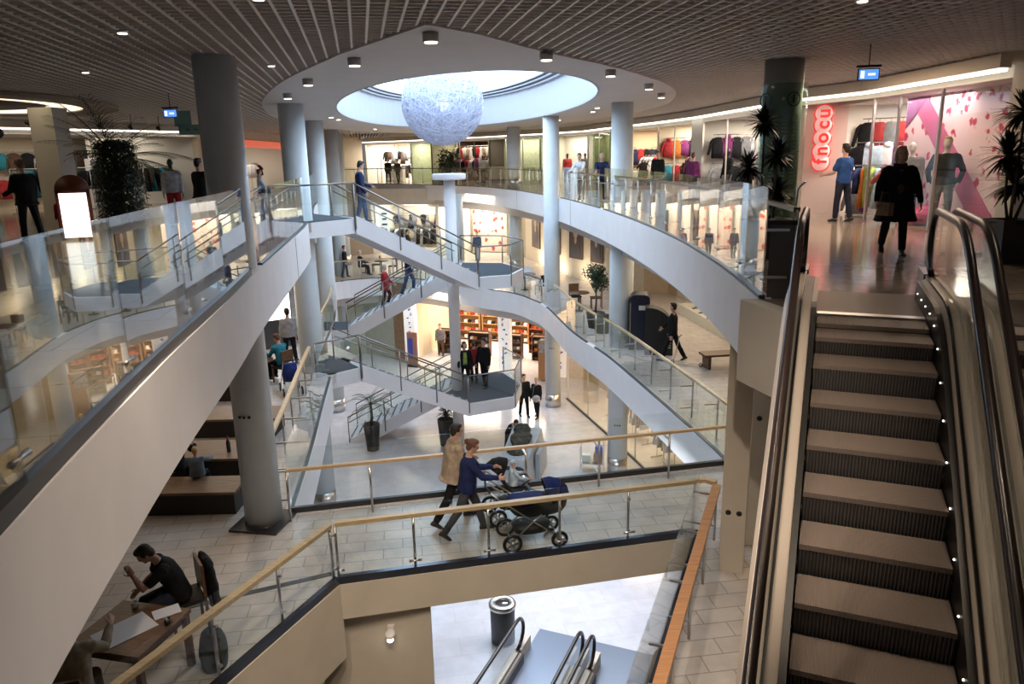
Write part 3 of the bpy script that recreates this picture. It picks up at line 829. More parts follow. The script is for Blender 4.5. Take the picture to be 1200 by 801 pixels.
# ------------------------------------------------------------------ people
FUSE = []      # (object, voxel, smoothing, wrinkle, extra mesh)
def fuse(o, vox, sm=2, wr=0, extra=None): FUSE.append((o, vox, sm, wr, extra))
SKIN = mat('skin_light', (.62, .38, .28), .5, bump=.05, bscale=200)
SHOE = mat('shoe_leather', (.03, .025, .02), .4)
HAIRM = {'dark': mat('hair_dark', (.02, .014, .010), .6, bump=.6, bscale=150), 'brown': mat('hair_brown', (.10, .05, .025), .6, bump=.6, bscale=150),
         'blond': mat('hair_blond', (.48, .33, .16), .6, bump=.6, bscale=150), 'grey': mat('hair_grey', (.45, .43, .40), .6, bump=.6, bscale=150),
         'red': mat('hair_auburn', (.13, .06, .035), .6, bump=.6, bscale=150)}
def limb(mb, P, rad, seg=12):
    """tapered closed tube with rounded ends through joints"""
    P = [Vector(p) for p in P]; pts = []; rs = []
    d0 = (P[1]-P[0]).normalized(); d1 = (P[-1]-P[-2]).normalized()
    pts.append(P[0]-d0*rad[0]*.8); rs.append(rad[0]*.45)
    pts.append(P[0]-d0*rad[0]*.4); rs.append(rad[0]*.85)
    for i in range(len(P)):
        pts.append(P[i]); rs.append(rad[i])
        if i < len(P)-1:
            for f in (.25, .5, .75):
                pts.append(P[i].lerp(P[i+1], f)); rs.append(rad[i]*(1-f)+rad[i+1]*f)
    pts.append(P[-1]+d1*rad[-1]*.4); rs.append(rad[-1]*.85)
    pts.append(P[-1]+d1*rad[-1]*.8); rs.append(rad[-1]*.45)
    mb.tube(pts, rs, seg)
def stack(mb, rings, seg=18):
    """rings: (center, rx, ry, lateral axis, depth axis)"""
    vs = []; fs = []
    for c, rx, ry, X, Y in rings:
        for k in range(seg):
            a = 2*math.pi*k/seg; ca, sa = math.cos(a), math.sin(a)
            ca = math.copysign(abs(ca)**.85, ca); sa = math.copysign(abs(sa)**.85, sa)
            vs.append(c+X*(rx*ca)+Y*(ry*sa))
    for i in range(len(rings)-1):
        for k in range(seg):
            k2 = (k+1) % seg; fs.append((i*seg+k, i*seg+k2, (i+1)*seg+k2, (i+1)*seg+k))
    fs += [tuple(reversed(range(seg))), tuple((len(rings)-1)*seg+k for k in range(seg))]
    mb.add(vs, fs, True)
def hand(mb, w, d, side_v, r, curl=.6, s=1.0):
    """w wrist, d forearm direction, side_v: towards the thumb; palm then five fingers curling to 'r' (palm normal)"""
    d = d.normalized(); sv = (side_v-d*side_v.dot(d)).normalized(); nrm = (r-d*r.dot(d)); nrm = (nrm-sv*nrm.dot(sv)).normalized()
    M = Matrix((sv, d, nrm)).transposed()
    mb.ell(w+d*.045*s, (.040*s, .058*s, .017*s), M, 10, 7)
    for i, (off, L) in enumerate(((.028, .072), (.010, .080), (-.009, .075), (-.027, .060))):
        p = w+d*.085*s+sv*off*s; c = curl
        q1 = p+(d*math.cos(c*.5)+nrm*math.sin(c*.5))*L*.45*s
        q2 = q1+(d*math.cos(c*1.3)+nrm*math.sin(c*1.3))*L*.32*s
        q3 = q2+(d*math.cos(c*2.0)+nrm*math.sin(c*2.0))*L*.25*s
        mb.tube([p-d*.015*s, p, q1, q2, q3], [.0085*s, .0088*s, .0082*s, .0075*s, .005*s], 7)
    p = w+d*.025*s+sv*.032*s
    q1 = p+(d*.6+sv*.8).normalized()*.035*s+nrm*.008*s; q2 = q1+(d*.9+sv*.3+nrm*.4).normalized()*.03*s
    mb.tube([p-sv*.012*s, p, q1, q2], [.011*s, .0115*s, .0095*s, .006*s], 7)
def person(name, label, loc, face, H=1.75, legs=((8, 4), (-8, 6)), arms=((5, 8, 10), (5, 8, 10)), lean=0, bend=0, head=(0, 0), top=None, bottom=None,
           hair='brown', hairstyle='short', shoes=None, sleeves='long', coat=0, skirt=0, fat=1.0, sit=None, vox=.018, near=False, bare=False,
           collar=None, cat='person', group=None, skin=None, hood=False, abd=3, armin=(0, 0), hat=None, chest=None):
    """loc: point on the floor; face: heading in degrees (0 = +y, clockwise); sit: seat height"""
    t = thing(name, label, cat, loc, -R(face), group)
    S = H; X = Vector((1, 0, 0)); sk = skin or SKIN
    hipz = .515*S
    hw = .052*S; swd = .104*S*(.7+.3*fat)
    # legs ------------------------------------------------------
    th, sh = .235*S, .235*S
    J = []
    for i, (f, k) in enumerate(legs):
        sd = -1 if i == 0 else 1; f = R(f); k = R(k); ab = R(abd)*sd
        hip = Vector((sd*hw, 0, 0)); kn = hip+Vector((math.sin(ab)*th, math.sin(f)*th*math.cos(ab), -math.cos(f)*th*math.cos(ab)))
        an = kn+Vector((math.sin(ab)*sh*.3, math.sin(f-k)*sh, -math.cos(f-k)*sh))
        J.append((hip, kn, an, f-k))
    low = min(j[2].z for j in J)-.045*S
    hz = (sit+.085*S/1.75) if sit is not None else -low
    B = Vector((0, 0, hz))
    J = [(a+B, b+B, c+B, q) for a, b, c, q in J]
    # spine -----------------------------------------------------
    l0, l1 = R(lean), R(lean+bend)
    up0 = Vector((0, math.sin(l0), math.cos(l0))); up1 = Vector((0, math.sin(l1), math.cos(l1)))
    def sp(h):      # h: height above the hips as a fraction of S
        if h < .12: return B+up0*(h*S), up0
        if h < .2:
            w_ = (h-.12)/.08; u = up0.lerp(up1, w_).normalized(); return B+up0*(.12*S)+u*((h-.12)*S), u
        return B+up0*(.12*S)+up0.lerp(up1, .5).normalized()*(.08*S)+up1*((h-.2)*S), up1
    def ring(h, rx, ry, dy=0):
        c, u = sp(h); Y = X.cross(u)*-1; Y = u.cross(X)
        return (c+Y*dy*S, rx*S, ry*S, X, Y)
    def torso(mb, k=1.0, lo=-.055, hi=.315):
        T = [(-.055, .070, .050), (-.03, .092, .060), (.0, .098, .064), (.05, .090, .060), (.10, .084, .055), (.16, .092, .060), (.22, .104, .065), (.26, .105, .060), (.285, .088, .048), (.302, .052, .038), (.315, .034, .032)]
        R_ = [ring(h, rx*(fat if h > -.02 and h < .15 else 1)*k, ry*(fat if h < .25 else 1)*k) for h, rx, ry in T if lo-1e-6 <= h <= hi+1e-6]
        stack(mb, R_)
    nb, nu = sp(.31); ny = nu.cross(X)
    # head ------------------------------------------------------
    hy, hp = R(head[0]), R(head[1])
    HM = Matrix.Rotation(-hy, 3, 'Z') @ Matrix.Rotation(-hp+ -l1*.35, 3, 'X')
    hcen = nb+nu*.035*S+HM @ Vector((0, .012*S, .072*S))
    def hp_(x, y, z): return hcen+HM @ Vector((x*S, y*S, z*S))
    k_ = 1.0
    body = MB()
    torso(body, .88)
    limb(body, [nb-nu*.03*S, nb+nu*.02*S, hp_(0, -.008, -.035)], [.034*S, .031*S, .032*S], 10)
    body.ell(hp_(0, -.006, .012), (.043*S, .053*S, .054*S), HM)
    body.ell(hp_(0, .012, -.026), (.034*S, .036*S, .038*S), HM)
    if near:
        body.ell(hp_(0, .050, -.008), (.008*S, .010*S, .016*S), HM, 8, 6)
        body.ell(hp_(0, .040, -.048), (.014*S, .012*S, .012*S), HM, 8, 6)
        body.ell(hp_(0, .044, .014), (.028*S, .008*S, .007*S), HM, 8, 6)
        body.ell(hp_(0, .044, -.030), (.014*S, .007*S, .006*S), HM, 8, 6)
    for sd in (-1, 1): body.ell(hp_(sd*.044, -.002, -.006), (.006*S, .011*S, .018*S), HM, 8, 6)
    # arms
    hands = MB(); A = []
    for i, ar in enumerate(arms):
        sd = -1 if i == 0 else 1; f, ab, e = [R(q) for q in ar[:3]]; inn = armin[i]
        shc, su = sp(.272); sho = shc+X*(sd*swd)
        f_ = f
        d1 = Vector((sd*math.sin(ab), math.sin(f_)*math.cos(ab), -math.cos(f_)*math.cos(ab)))
        el = sho+d1*.172*S
        d2 = Vector((sd*math.sin(ab)*.4-sd*inn, math.sin(f_+e), -math.cos(f_+e))).normalized()
        wr = el+d2*.148*S
        A.append((sho, el, wr, d1, d2, sd))
        limb(body, [sho-X*sd*.02*S, sho, el, wr], [.028*S, .029*S, .023*S, .0165*S], 10)
        limb(body, [el.lerp(wr, .15), el.lerp(wr, .35), el.lerp(wr, .6)], [.022*S, .025*S, .021*S], 10)
        inward = Vector((-sd, 0, 0)); fwd = Vector((0, 1, .15)) if abs(d2.y) < .8 else Vector((0, 0, 1))
        hand(hands, wr-d2*.008, d2, fwd if abs(d2.y) < .8 else Vector((-sd*.5, 0, 1)), inward if abs(d2.y) < .8 else Vector((0, 0, -1)), .55, S/1.75)
    for hip, kn, an, q in J:
        limb(body, [hip, kn, an], [.048*S, .030*S, .020*S], 12)
        limb(body, [kn.lerp(an, .15), kn.lerp(an, .35), kn.lerp(an, .6)], [.028*S, .032*S, .025*S], 10)
    o = body.obj('body', sk, t); fuse(o, vox*.85, 2, 0, hands)
    # shoes
    sm_ = shoes or SHOE
    for (hip, kn, an, q), nm in zip(J, ('shoe', 'shoe')):
        pitch = min(0, max(-1.2, q)) if sit is None else 0
        FM = Matrix.Rotation(pitch, 3, 'X')
        mb = MB()
        def fp(x, y, z): return an+FM @ Vector((x*S, y*S, z*S))
        stack(mb, [(fp(0, y, -.022-dz), rx*S, rz*S, X, FM @ Vector((0, 0, 1))) for y, rx, rz, dz in ((-.040, .012, .012, .008), (-.034, .020, .022, .002), (-.01, .024, .028, -.004), (.02, .024, .024, 0), (.055, .028, .017, .007), (.09, .026, .012, .012), (.108, .014, .007, .014))], 14)
        mb.obj(nm, sm_, t)
    # trousers / skirt
    if bottom:
        mb = MB(); torso(mb, 1.07, -.055, .075 if not coat else .05)
        for hip, kn, an, q in J:
            limb(mb, [hip+Vector((0, 0, .01*S)), kn, kn.lerp(an, .5), an.lerp(kn, .06)], [.056*S, .040*S, .037*S, .034*S], 14)
        o = mb.obj('trousers', bottom, t); fuse(o, vox, 2, .006)
    if skirt:
        mb = MB(); hs = skirt*S
        stack(mb, [ring(.06, .098*fat, .068*fat), ring(0, .112*fat, .085*fat), ring(-.06, .12*fat, .10*fat), ring(-skirt, .13*fat, .12*fat)])
        o = mb.obj('skirt', bottom or top, t); fuse(o, vox, 2, .008)
    if top:
        mb = MB()
        lo = -.03
        T = [(-.03, .106, .073), (.02, .106, .072), (.07, .100, .069), (.12, .098, .067), (.17, .103, .070), (.22, .111, .072), (.252, .106, .066), (.276, .082, .053), (.294, .056, .043), (.310, .037, .034)]
        if coat:
            c0 = [(-coat, .128+coat*.12, .105+coat*.10), (-coat*.6, .124+coat*.05, .098), (-.04, .120, .086)]
            T = c0+[(h, rx*1.08, ry*1.12) for h, rx, ry in T[1:]]
        FF = lambda h: fat if h < .12 else (1+(fat-1)*max(.25, 1-(h-.12)/.16))
        stack(mb, [ring(h, rx*FF(h), ry*FF(h)) for h, rx, ry in T])
        for sho, el, wr, d1, d2, sd in A:
            if sleeves == 'long': limb(mb, [sho-X*sd*.03*S, sho, el, wr-d2*.012*S], [.038*S, .040*S, .033*S, .026*S], 12)
            elif sleeves == 'short': limb(mb, [sho-X*sd*.03*S, sho, sho.lerp(el, .72)], [.038*S, .039*S, .036*S], 12)
        o = mb.obj('coat' if coat else ('shirt' if sleeves == 'short' else 'jacket'), top, t); fuse(o, vox, 2, .007)
        if collar is not None:
            c, u = sp(.302); Y = u.cross(X); mb = MB()
            mb.tube([c+X*(.047*S*math.cos(a))+Y*(.042*S*math.sin(a)-.002)+u*(.012*S-.012*S*math.sin(a)) for a in [2*math.pi*i/16 for i in range(16)]], .013*S, 8, closed=True, flat=1.6)
            mb.obj('collar', collar, t)
    if chest is not None:
        c, u = sp(.2); Y = u.cross(X); mb = MB()
        stack(mb, [ring(.02, .045, .02, .062*fat), ring(.10, .042, .02, .062*fat), ring(.2, .036, .02, .066), ring(.27, .03, .018, .052)])
        mb.obj('inner_shirt', chest, t)
    # hair
    if hair:
        hm = HAIRM[hair]; mb = MB()
        mb.ell(hp_(0, -.017, .020), (.0475*S, .052*S, .051*S), HM)
        mb.ell(hp_(0, .010, .050), (.038*S, .034*S, .020*S), HM)
        for sd in (-1, 1): mb.ell(hp_(sd*.038, -.004, .012), (.010*S, .026*S, .028*S), HM, 10, 7)
        mb.ell(hp_(0, -.032, -.012), (.043*S, .032*S, .046*S), HM)
        if hairstyle == 'bob':
            for sd in (-1, 1): mb.ell(hp_(sd*.040, -.010, -.026), (.018*S, .034*S, .052*S), HM)
            mb.ell(hp_(0, -.036, -.030), (.046*S, .026*S, .050*S), HM)
        if hairstyle == 'long':
            for sd in (-1, 1): mb.ell(hp_(sd*.040, -.016, -.040), (.018*S, .030*S, .070*S), HM)
            mb.ell(hp_(0, -.042, -.055), (.046*S, .026*S, .080*S), HM)
        if hairstyle == 'bun':
            mb.ell(hp_(0, -.070, .030), (.024*S, .022*S, .024*S), HM)
            for k in range(5): mb.ell(hp_(rng.uniform(-.02, .02), -.075+rng.uniform(-.01, .01), .025+rng.uniform(-.02, .02)), (.012*S, .012*S, .012*S), HM, 8, 6)
        if hairstyle == 'tail': limb(mb, [hp_(0, -.062, .01), hp_(0, -.075, -.03), hp_(0, -.066, -.085)], [.018*S, .016*S, .008*S], 8)
        o = mb.obj('hair', hm, t); fuse(o, vox*.8, 1, .004)
        if near:
            for sd in (-1, 1):
                MB().ell(hp_(sd*.018, .0435, .001), (.0065*S, .004*S, .0045*S), HM, 8, 6).obj('eye', mat('eye_dark', (.03, .02, .02), .2), t)
    if hat is not None:
        mb = MB(); mb.ell(hp_(0, -.010, .034), (.056*S, .062*S, .044*S), HM); mb.ell(hp_(0, .040, .030), (.040*S, .034*S, .008*S), HM)
        mb.obj('cap', hat, t)
    return t, A, sp, hp_
def apply_fuse():
    bpy.context.view_layer.update(); dg = bpy.context.evaluated_depsgraph_get()
    for o in [q for q in bpy.data.objects if q.type == 'FONT']:
        me = bpy.data.meshes.new_from_object(o.evaluated_get(dg), depsgraph=dg); nm = o.name; o.name = 'old'
        m = bpy.data.objects.new(nm, me); COL.objects.link(m); m.parent = o.parent; m.location = o.location; m.rotation_euler = o.rotation_euler
        bpy.data.objects.remove(o)
    objs = []
    for o, vox, sm, wr, extra in FUSE:
        m = o.modifiers.new('r', 'REMESH'); m.mode = 'VOXEL'; m.voxel_size = vox; m.use_smooth_shade = True
        s = o.modifiers.new('s', 'SMOOTH'); s.iterations = sm; s.factor = .5
    bpy.context.view_layer.update()
    dg = bpy.context.evaluated_depsgraph_get()
    for o, vox, sm, wr, extra in FUSE:
        ev = o.evaluated_get(dg); me = bpy.data.meshes.new_from_object(ev, depsgraph=dg)
        old = o.data; mt_ = old.materials[0] if len(old.materials) else None
        if wr > 0:
            sd = Vector((o.parent.location.x*3.1, o.parent.location.y*1.7, 0))
            me.calc_loop_triangles()
            nrm = [v.normal.copy() for v in me.vertices]
            for v, nn in zip(me.vertices, nrm):
                p = Vector((v.co.x*9, v.co.y*9, v.co.z*6))+sd
                v.co += nn*(wr*(noise.noise(p)+.6*noise.noise(p*2.3)))
        if extra is not None and extra.v:
            bm = bmesh.new(); bm.from_mesh(me); e2_ = extra.mesh('x'); bm.from_mesh(e2_); bm.to_mesh(me); bm.free(); bpy.data.meshes.remove(e2_)
        if not me.materials and mt_: me.materials.append(mt_)
        me.polygons.foreach_set('use_smooth', [True]*len(me.polygons))
        o.modifiers.clear(); o.data = me
C_BLACK = cloth('black', (.012, .012, .014)); C_NAVY = cloth('navy', (.02, .03, .085)); C_JEAN = cloth('denim', (.045, .075, .15))
C_DJEAN = cloth('dark_denim', (.025, .03, .05)); C_TAN = cloth('tan', (.42, .33, .25)); C_WHITE = cloth('white', (.70, .70, .72), .08)
C_GREY = cloth('grey', (.16, .16, .17)); C_LGREY = cloth('light_grey', (.36, .36, .38)); C_RED = cloth('red', (.34, .03, .035)); C_TEAL = cloth('teal', (.03, .22, .30))
C_BLUE = cloth('royal_blue', (.03, .09, .28)); C_GREEN = cloth('olive_green', (.30, .38, .10)); C_SBLUE = cloth('slate_blue', (.17, .22, .28))
C_BEIGE = cloth('beige', (.34, .29, .22)); C_BROWN = cloth('brown', (.10, .06, .04)); C_PINK = cloth('rust_trousers', (.35, .13, .04))
C_PURP = cloth('purple', (.16, .03, .12)); C_LBLUE = cloth('light_blue', (.50, .64, .78)); C_ORANGE = cloth('orange', (.45, .14, .03))
# ------------------------------------------------------------------ garments, racks, mannequins
ORD = ['first', 'second', 'third', 'fourth', 'fifth', 'sixth', 'seventh', 'eighth', 'ninth', 'tenth', 'eleventh', 'twelfth', 'thirteenth', 'fourteenth', 'fifteenth', 'sixteenth']
def garment_mesh(kind):
    mb = MB()
    X, Y = Vector((1, 0, 0)), Vector((0, 1, 0))
    if kind in ('jacket', 'shirt', 'hoodie'):
        L = {'jacket': .78, 'shirt': .66, 'hoodie': .72}[kind]
        stack(mb, [(Vector((0, 0, -L)), .24, .055, X, Y), (Vector((0, 0, -L*.6)), .225, .06, X, Y), (Vector((0, 0, -.22)), .24, .065, X, Y), (Vector((0, 0, -.10)), .20, .055, X, Y), (Vector((0, 0, -.04)), .09, .04, X, Y)], 12)
        for s in (-1, 1):
            end = Vector((s*.34, .01, -.62)) if kind != 'shirt' else Vector((s*.33, .01, -.30))
            limb(mb, [Vector((s*.17, 0, -.12)), Vector((s*.24, 0, -.2)), end], [.055, .06, .048], 8)
        if kind == 'hoodie': mb.ell((0, -.03, -.02), (.11, .06, .08), seg=10, rings=6)
    elif kind == 'dress':
        stack(mb, [(Vector((0, 0, -1.0)), .26, .08, X, Y), (Vector((0, 0, -.6)), .20, .07, X, Y), (Vector((0, 0, -.36)), .14, .055, X, Y), (Vector((0, 0, -.14)), .18, .055, X, Y), (Vector((0, 0, -.05)), .10, .04, X, Y)], 12)
    elif kind == 'trousers':
        for s in (-1, 1): limb(mb, [Vector((s*.07, 0, -.1)), Vector((s*.09, 0, -.5)), Vector((s*.10, 0, -.95))], [.08, .065, .055], 8)
        mb.box((0, 0, -.07), (.30, .10, .12))
    mb.tube([(0, 0, -.04), (0, 0, .02), (.02, 0, .045), (0, 0, .06)], .006, 5)
    return mb
GM = {}
def garment(kind, m, loc, rz, label, group):
    if kind not in GM:
        o = garment_mesh(kind).obj(kind, m); GM[kind] = o.data
    else:
        o = bpy.data.objects.new(kind, GM[kind]); COL.objects.link(o)
    o.material_slots[0].link = 'OBJECT'; o.material_slots[0].material = m
    o.location = loc; o.rotation_euler = (0, 0, rz)
    return tag(o, label, {'jacket': 'jacket', 'shirt': 'shirt', 'hoodie': 'hoodie', 'dress': 'dress', 'trousers': 'trousers'}[kind], group)
CNAME = {C_BLACK.name: 'black', C_NAVY.name: 'navy', C_JEAN.name: 'denim blue', C_WHITE.name: 'white', C_GREY.name: 'dark grey', C_LGREY.name: 'light grey', C_RED.name: 'red', C_TEAL.name: 'teal', C_BLUE.name: 'blue', C_GREEN.name: 'green', C_BEIGE.name: 'beige', C_BROWN.name: 'brown', C_PURP.name: 'purple', C_ORANGE.name: 'orange', C_LBLUE.name: 'light blue', C_TAN.name: 'tan', C_SBLUE.name: 'slate blue', C_DJEAN.name: 'dark blue'}
RACKM = mat('rack_chrome', (.5, .5, .5), .25, 1.0)
def rack(c, rz, n, kinds, cols, where, h=1.55, wide=None, side=True):
    """clothes rail; garments hang side-on and are numbered from the camera's left"""
    n = min(16, int(n*1.4)); W = wide or (.11*n+.25)
    t = thing('clothes_rail', 'chrome clothes rail ' + where, 'clothes rail', c, rz)
    MB().tube([(-W/2, 0, h), (W/2, 0, h)], .014, 8).obj('rail', RACKM, t)
    for s in (-1, 1):
        MB().tube([(s*W/2, 0, 0.02), (s*W/2, 0, h)], .014, 8).obj('upright', RACKM, t)
        MB().box((s*W/2, 0, .02), (.05, .5, .03)).obj('foot', RACKM, t)
    Mz = Matrix.Rotation(rz, 3, 'Z')
    for i in range(n):
        x = -W/2+.12+(W-.24)*(i/(max(1, n-1)))
        p = Vector(c)+Mz @ Vector((x, 0, h-.02)); k = kinds[i % len(kinds)]; m = cols[(i*5+i//3) % len(cols)]
        garment(k, m, p, rz+(R(90)+rng.uniform(-.25, .25) if side else rng.uniform(-.1, .1)), '%s %s, %s from left on rail %s' % (CNAME[m.name], k, ORD[i], where), 'clothes on the rail ' + where)
def wall_row(a, b, z, n, kinds, cols, where, low=True):
    if low:
        n = min(16, int(n*1.5))
        wall_row(a, b, z-1.02, n, kinds[::-1], cols[::-1], 'lower row '+where, False)
    a, b = Vector(a), Vector(b); d = (b-a); rz = math.atan2(d.y, d.x); zb = z-(z > -.5 and 0 or 0)
    hr_ = thing('wall_rail', ('upper' if low else 'lower')+' garment rail '+where.replace('lower row ', ''), 'clothes rail', ((a.x+b.x)/2, (a.y+b.y)/2, z+.05), rz)
    MB().tube([(-d.length/2, 0, 0), (d.length/2, 0, 0)], .014, 8).obj('rail', RACKM, hr_)
    for s in (-1, 0, 1): MB().tube([(s*d.length*.46, 0, 0), (s*d.length*.46, .16, 0)], .010, 6).obj('bracket', RACKM, hr_)
    for i in range(n):
        p = a.lerp(b, (i+.5)/n); k = kinds[i % len(kinds)]; m = cols[i % len(cols)]
        garment(k, m, (p.x, p.y, z), rz, '%s %s, %s from left %s' % (CNAME[m.name], k, ORD[i], where), 'clothes shown ' + where)
MQ_B = mat('mannequin_black', (.015, .015, .015), .3); MQ_W = mat('mannequin_white', (.62, .60, .57), .4)
def mannequin(label, loc, face, top, bottom, skin=MQ_B, **kw):
    hair = kw.pop('hair', None)
    r = person('mannequin', label, loc, face, top=top, bottom=bottom, hair=hair, skin=skin, cat='mannequin', H=kw.pop('H', 1.78), vox=.03, shoes=skin, **kw)
    MB().lathe([(.17, .0), (.17, .012)], seg=20).obj('base_plate', STEEL, r[0])
    return r
def shelf_unit(c, rz, w, h, n, where, cols, m=WHITE2, goods=4, gsize=(.24, .22, .12), gname='folded_clothes', gcat='folded clothes', what='folded'):
    t = thing('shelf_unit', 'shelf unit ' + where, 'shelf', c, rz)
    for s in (-1, 1): MB().box((s*w/2, 0, h/2), (.03, .35, h)).obj('side_panel', m, t)
    MB().box((0, .17, h/2), (w, .02, h)).obj('back_panel', m, t)
    Mz = Matrix.Rotation(rz, 3, 'Z')
    gm = None
    for k in range(n):
        zz = .12+(h-.2)*k/(max(1, n-1)) if n > 1 else h-.02
        MB().box((0, 0, zz), (w-.03, .33, .025)).obj('shelf', m, t)
        if k == n-1 and h > 1.2: continue
        for g_ in range(goods):
            x = -w/2+.18+(w-.36)*g_/max(1, goods-1); hh = gsize[2]*rng.uniform(.7, 1.3)
            if gm is None:
                mb = MB()
                for q in range(3): mb.box((0, 0, gsize[2]*(q+.5)/3), (gsize[0]*(1-.03*q), gsize[1], gsize[2]/3*.9))
                o = mb.obj(gname, cols[0]); gm = o.data
            else: o = bpy.data.objects.new(gname, gm); COL.objects.link(o)
            cm = cols[(k*3+g_*2) % len(cols)]
            o.material_slots[0].link = 'OBJECT'; o.material_slots[0].material = cm
            p = Vector(c)+Mz @ Vector((x, -.02, zz+.013)); o.location = p; o.rotation_euler = (0, 0, rz)
            tag(o, '%s %s, %s on %s board up, unit %s' % (CNAME.get(cm.name, 'coloured'), what, ORD[g_], ORD[k], where), gcat, 'goods on the shelf unit ' + where)
# ------------------------------------------------------------------ shop shells
WN = [0]; GN = [0]
def wallobj(name, pts, z0, z1, th, m, side=1):
    return struct(name, MB().wall(pts, z0, z1, th, side), m)
LIGHTS = []
def area(name, loc, size, power, col, rot=(0, 0, 0), sy=None):
    l = bpy.data.lights.new(name, 'AREA'); l.energy = power; l.color = col; l.size = size
    if sy: l.shape = 'RECTANGLE'; l.size_y = sy
    o = bpy.data.objects.new(name, l); COL.objects.link(o); o.location = loc; o.rotation_euler = rot
    return o
def shop(a, b, z, h, depth, wm, power, col, fascia_m=CREAM, glazed=None, mull=0, top=None, floor_m=None, name='shop', sides=True):
    a = Vector((*a, 0)); b = Vector((*b, 0)); d = (b-a); L = d.length; d.normalize(); n = Vector((-d.y, d.x, 0))
    A, B = a+n*depth, b+n*depth
    WN[0] += 1; k = WN[0]
    wallobj('wall_%s_back_%d' % (name, k), [(A.x-d.x*.3, A.y-d.y*.3), (B.x+d.x*.3, B.y+d.y*.3)], z, z+h+.3, .12, wm, 1)
    if sides:
        wallobj('wall_%s_side_%d' % (name, k), [(a.x, a.y), (A.x, A.y)], z, z+h+.3, .10, wm, 1)
        wallobj('wall_%s_end_%d' % (name, k), [(b.x, b.y), (B.x, B.y)], z, z+h+.3, .10, wm, -1)
    cp = MB().prism([(a.x, a.y), (b.x, b.y), (B.x, B.y), (A.x, A.y)], z+h, z+h+.05); struct('ceiling_%s_%d' % (name, k), cp, WHITE2)
    wallobj('trim_%d' % (100+k), [(a.x, a.y), (b.x, b.y)], z+h-.05, (top or z+h+.35), .14, fascia_m, 1)
    if power:
        m = a.lerp(b, .5)+n*depth*.5
        area('shop_lamp', (m.x, m.y, z+h-.03), L*.75, power, col, (0, 0, math.atan2(d.y, d.x)), depth*.5)
    if glazed:
        GN[0] += 1
        wallobj('window_%d' % (10+GN[0]), [(a.x+n.x*.03, a.y+n.y*.03), (b.x+n.x*.03, b.y+n.y*.03)], z+.02, z+h-.05, .012, glazed, 1)
    if mull:
        mb = MB()
        for i in range(mull+1):
            p = a.lerp(b, i/mull); mb.box((p.x+n.x*.04, p.y+n.y*.04, z+h/2), (.045, .045, h), math.atan2(d.y, d.x))
        struct('trim_%d' % (200+k), mb, STEEL)
    def Lp(f, q, zz=0):
        p = a.lerp(b, f)+n*q; return Vector((p.x, p.y, z+zz))
    return Lp, math.atan2(d.y, d.x), n
WARM = (1, .80, .58); NEU = (1, .90, .76); COOL = (.95, .97, 1)
SHW = mat('shop_wall_white', (.72, .68, .60), .6); SHC = mat('shop_wall_cream', (.62, .52, .38), .6); SHD = mat('shop_wall_dark', (.05, .035, .03), .6)
SHG = mat('pale_green_curtain', (.42, .46, .30), .6, var=.15, vscale=5); SHR = mat('shop_wall_red', (.35, .04, .03), .6)
# ---- top floor, left clothes shop
Lp, rz, n = shop((-17.3, 24.6), (-13.0, 32.3), 0, 2.75, 5, SHC, 120, NEU, top=CE+.1)
where = 'behind the leafy palm'
rack(Lp(.30, 1.3), rz, 9, ['jacket', 'shirt', 'dress'], [C_GREY, C_TEAL, C_BLACK, C_BEIGE, C_GREEN], where)
rack(Lp(.62, .9), rz, 11, ['jacket', 'hoodie'], [C_BLACK, C_GREEN, C_DJEAN, C_WHITE, C_GREY], 'in the middle of the left shop')
rack(Lp(.86, 1.2), rz, 7, ['dress', 'jacket'], [C_BLACK, C_BROWN, C_TEAL, C_LGREY], 'right in the left shop')
wall_row(Lp(.55, 2.2), Lp(.93, 2.2), 1.5, 9, ['jacket', 'shirt'], [C_BLACK, C_TEAL, C_BROWN, C_LGREY, C_BLACK], 'on the front stand of the left shop', False)
wall_row(Lp(.05, 4.7), Lp(.95, 4.7), 2.2, 10, ['jacket', 'shirt'], [C_TEAL, C_BROWN, C_BLACK, C_LGREY, C_RED], 'in the left shop back')
shelf_unit(Lp(.75, 3.2), rz, 1.4, 1.9, 4, 'in the left shop', [C_BLACK, C_BROWN, C_BEIGE])
# ---- top floor, red lit shop seen between the left columns
Lp, rz, n = shop((-13.0, 32.6), (-13.6, 46.8), 0, 2.75, 4.5, SHW, 320, NEU, top=CE+.1)
wallobj('trim_31', [tuple(Lp(0, -.05)[:2]), tuple(Lp(1, -.05)[:2])], 2.35, 2.72, .05, mat('red_fascia_sign', (.55, .05, .03), .4, emit=.5, ecol=(.9, .12, .05)), -1)
for i in range(5):
    rack(Lp(.1+.18*i, 1.2+.5*(i % 2)), rz, 8, ['shirt', 'jacket'], [C_WHITE, C_BLACK, C_BLACK, C_RED, C_PURP], '%s from near in the red lit shop' % ORD[i])
wall_row(Lp(.28, .4), Lp(.28, 4.2), 2.1, 8, ['shirt', 'jacket'], [C_WHITE, C_BLACK, C_WHITE, C_RED, C_BLACK], 'on the white stand of the red lit shop')
wall_row(Lp(.03, 4.2), Lp(.97, 4.2), 2.3, 10, ['shirt', 'dress'], [C_WHITE, C_BLACK, C_ORANGE, C_WHITE, C_RED], 'on the back wall of the red lit shop')
